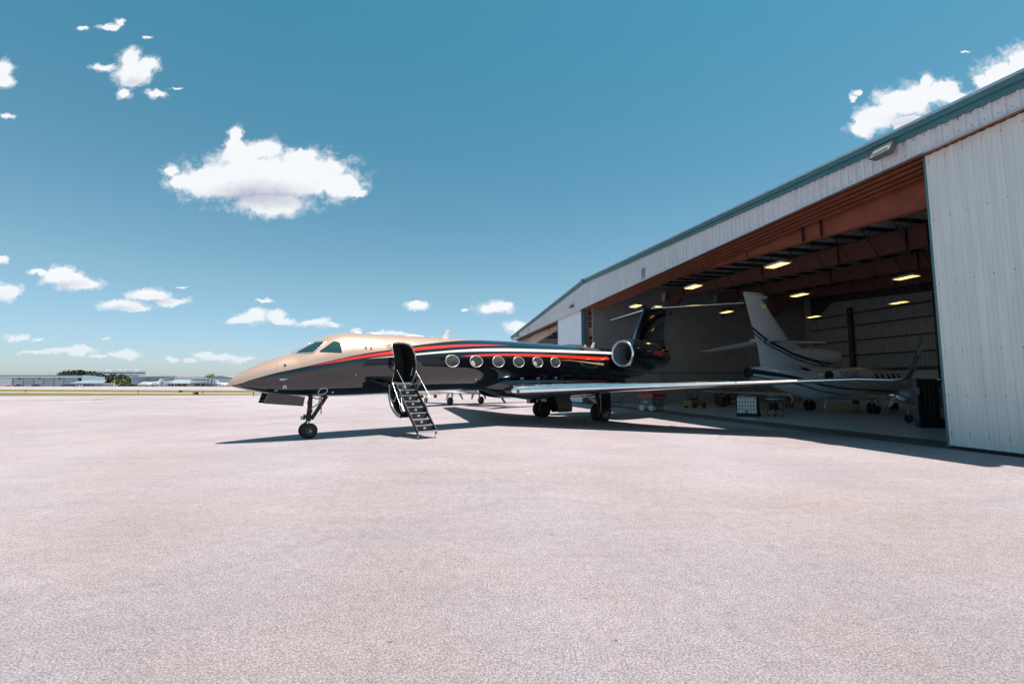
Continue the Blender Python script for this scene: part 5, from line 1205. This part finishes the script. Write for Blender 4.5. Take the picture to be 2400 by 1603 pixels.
names_ = ['dark evergreen tree at the left end of the far treeline','dark rounded tree behind the far left hangar roof, left of the tallest','tallest dark tree behind the far left hangar','dark spreading tree behind the far hangar, right of the tallest','dark tree left of the parking deck roof edge','dark tree just under the left end of the parking deck','dark tree beside the end of the low annex','dark leafy tree below the middle of the parking deck','second dark tree below the parking deck','third dark tree below the parking deck, near its right end','dark tree touching the left wall of the grey hangar','dark tree rising between annex roof and parking deck']
for (u,y,v,r_), lb in zip(TR, names_): tree(fx(u,y), y, fzz(v,y), r_*.62, lb, M['leafd'], 1500)
for i,(u,r_) in enumerate(((280,5.5),(292,6),(303,5.5))): tree(fx(u,330), 330, fzz(892+i,330), r_*.75, ['bright green bush left of the grey far hangar','rounder bright green bush in the middle of the bushes','bright green bush nearest the grey far hangar wall'][i], M['leafl'], 1000, 'bush', 'bright bushes by the far car park', .0)
for u, lb in ((418,'small green shrub left of the terminal entrance'),(439,'small green shrub at the terminal canopy'),(455,'small green shrub right of the terminal entrance'),(507,'small green shrub beside the kiosk')): tree(fx(u,FY-8), FY-8, 2.0, 1.3, lb, M['leafl'], 160, 'shrub', 'shrubs in front of the terminal', .0)
def palm(u, v, lb):
    y = FY-10; x = fx(u,y); h = fzz(v,y)-1.2; o = empty('palm_tree', (x,y,0), 0, lb, 'palm tree', 'palm trees by the terminal'); rg = random.Random(int(u))
    MB().tube([(0,0,0),(.15,0,h*.5),(.05,0,h)], [.24,.17,.14], 8).build('trunk', M['bark'], o)
    c = MB()
    for i in range(16):
        a = 2*PI*i/16+rg.uniform(-.15,.15); e = rg.uniform(-.2,.9); L_ = rg.uniform(2.0,2.7); prev = Vector((.05,0,h))
        for k in range(5):
            f = (k+1)/5; p = Vector((math.cos(a)*L_*f, math.sin(a)*L_*f, h+math.sin(e)*L_*f-1.6*f*f)); d = (p-prev); w_ = Vector((-math.sin(a),math.cos(a),0))*.42*(1-f*.6); dn = Vector((0,0,-.28))
            c.quad(prev, p, p+w_+dn, prev+w_+dn); c.quad(prev, p, p-w_+dn, prev-w_+dn); prev = p
    c.build('fronds', M['leafl'], o); return o
palm(490, 877.5, 'shorter palm tree left of its pair by the terminal'); palm(497.5, 873.5, 'taller palm tree right of its pair by the terminal')
for i,(u,v,lb) in enumerate(((272.5,884,'thin light pole beside the annex across the airfield'),(378,878,'thin light pole between the grey hangar and the terminal'),(118,873,'thin light pole rising behind the far left hangar'))):
    y = FY+(20 if i == 2 else -12); o = empty('light_pole', (fx(u,y),y,0), 0, lb, 'light pole', 'light poles across the airfield'); h_ = fzz(v,y); MB().tube([(0,0,0),(0,0,h_)], [.14,.08], 6).build('pole', M['farwhite'], o); MB().box((.5,0,h_), (1.3,.35,.18)).build('lamp_head', M['grey'], o)
# parked jets and cars far away
jet('far_jet', (fx(326,FY-20), FY-20, 0), math.radians(0), 'small white business jet parked in front of the far grey hangar', 1.12, hi=False, group='white jets parked across the airfield')
jet('far_jet', (fx(556,FY-20), FY-20, 0), math.radians(180), 'small white jet half hidden behind the gold nose', .95, hi=False, group='white jets parked across the airfield')
def car(u, y, mat, lb, rz=0, L_=4.4, hh=1.45):
    o = empty('parked_car', (fx(u,y), y, 0), rz, lb, 'car', 'cars parked across the airfield')
    P = [(-L_/2,.35),(-L_/2,.8),(-L_*.28,.92),(-L_*.16,hh),(L_*.2,hh),(L_*.36,.95),(L_/2,.85),(L_/2,.35)]
    fixn(MB().loft([[(x,-.88,z) for x,z in P],[(x,.88,z) for x,z in P]]).build('body', mat, o))
    G_ = [(-L_*.25,.95),(-L_*.15,hh-.06),(L_*.19,hh-.06),(L_*.32,.97)]; fixn(MB().loft([[(x,-.895,z) for x,z in G_],[(x,.895,z) for x,z in G_]]).build('window', M['fardark'], o))
    for x in (-L_*.31,L_*.31):
        for y_ in (-.8,.8): MB().lathe([(-.1,.33),(.1,.33)], (x,y_,.33), 'y', 14, True).build('wheel', M['rubber'], o)
    return o
cars = [(282,'white',"white car at the left end of the far car row"),(290,'blackmat',"black car second in the far car row"),(297,'grey',"grey car in the middle of the far car row"),(304,'white',"white car right of the grey one in the far row"),(311,'blackmat',"dark car just left of the far jet nose"),(318,'blackmat',"dark car under the nose of the far white jet"),(50,'hub',"small dark grey car by the far left hangar door"),(90,'blackmat',"dark car standing before the middle doors of the far hangar")]
for u,m_,lb in cars: car(u, FY-4-(6 if u < 100 else 0), M[m_], lb)
car(166, FY-14, M['blackmat'], 'long low dark vehicle before the right doors of the far hangar', 0, 8.5, 1.3)
OB = MB().box((fx(27,FY-14),FY-14,.45),(2.8,1.0,.9)).build('barrier', M['orange']); tag(OB, 'orange barrier box in front of the far left hangar', 'barrier')
def asign(u, v, w_, h_, lb, mats):
    x, y = gp(u, v); k = y/1066; o = empty('airfield_sign', (x,y,0), 0, lb, 'sign')
    for i, m_ in enumerate(mats): MB().box(((-w_/2+w_*(i+.5)/len(mats))*k,0,h_*k/2+.1),(w_*k/len(mats)-.01,.2,h_*k)).build('panel', M[m_], o)
    for s_ in (-.4,.4): MB().box((s_*w_*k,0,.05),(.08,.08,.12)).build('leg', M['darksteel'], o)
asign(458,926,12,6,'yellow and black taxiway sign on the grass strip',('yellow','blackmat')); asign(423.5,920,7,4,'small black taxiway sign on the far grass strip',('blackmat',))
for i,(u,v) in enumerate(((323,923),(475,925),(594,930),(60,921))):
    x,y = gp(u,v); o = empty('edge_light', (x,y,0), 0, ['taxiway edge light left of the dark signs','taxiway edge light right of the yellow sign','taxiway edge light just under the jet nose','taxiway edge light farthest left on the grass'][i], 'light', 'taxiway edge lights'); MB().tube([(0,0,0),(0,0,.45)], .06, 8).build('stem', M['yellow'], o); MB().lathe([(.45,.1),(.6,.09),(.66,0)],(0,0,0),'z',10).build('lamp_head', M['fardark'], o)
# ================================================================== marks on the apron
mk = MB()
pts = [(0,939),(110,938.5),(220,937.5),(330,936),(440,934.5),(545,931)]
W3 = [gp(*p) for p in pts]
for a, b in zip(W3, W3[1:]): mk.quad((a[0],a[1]-.4,.006),(b[0],b[1]-.4,.006),(b[0],b[1]+.5,.006),(a[0],a[1]+.5,.006))
pts = [(222,937),(236,935),(262,932.5),(300,930)]; W3 = [gp(*p) for p in pts]
for a, b in zip(W3, W3[1:]): mk.quad((a[0],a[1]-.4,.010),(b[0],b[1]-.4,.010),(b[0],b[1]+.3,.010),(a[0],a[1]+.3,.010))
mk.build('taxi_line', pm('faded_red_line', (.19,.09,.085), .8, var=.4, vs=.5), kind='structure')
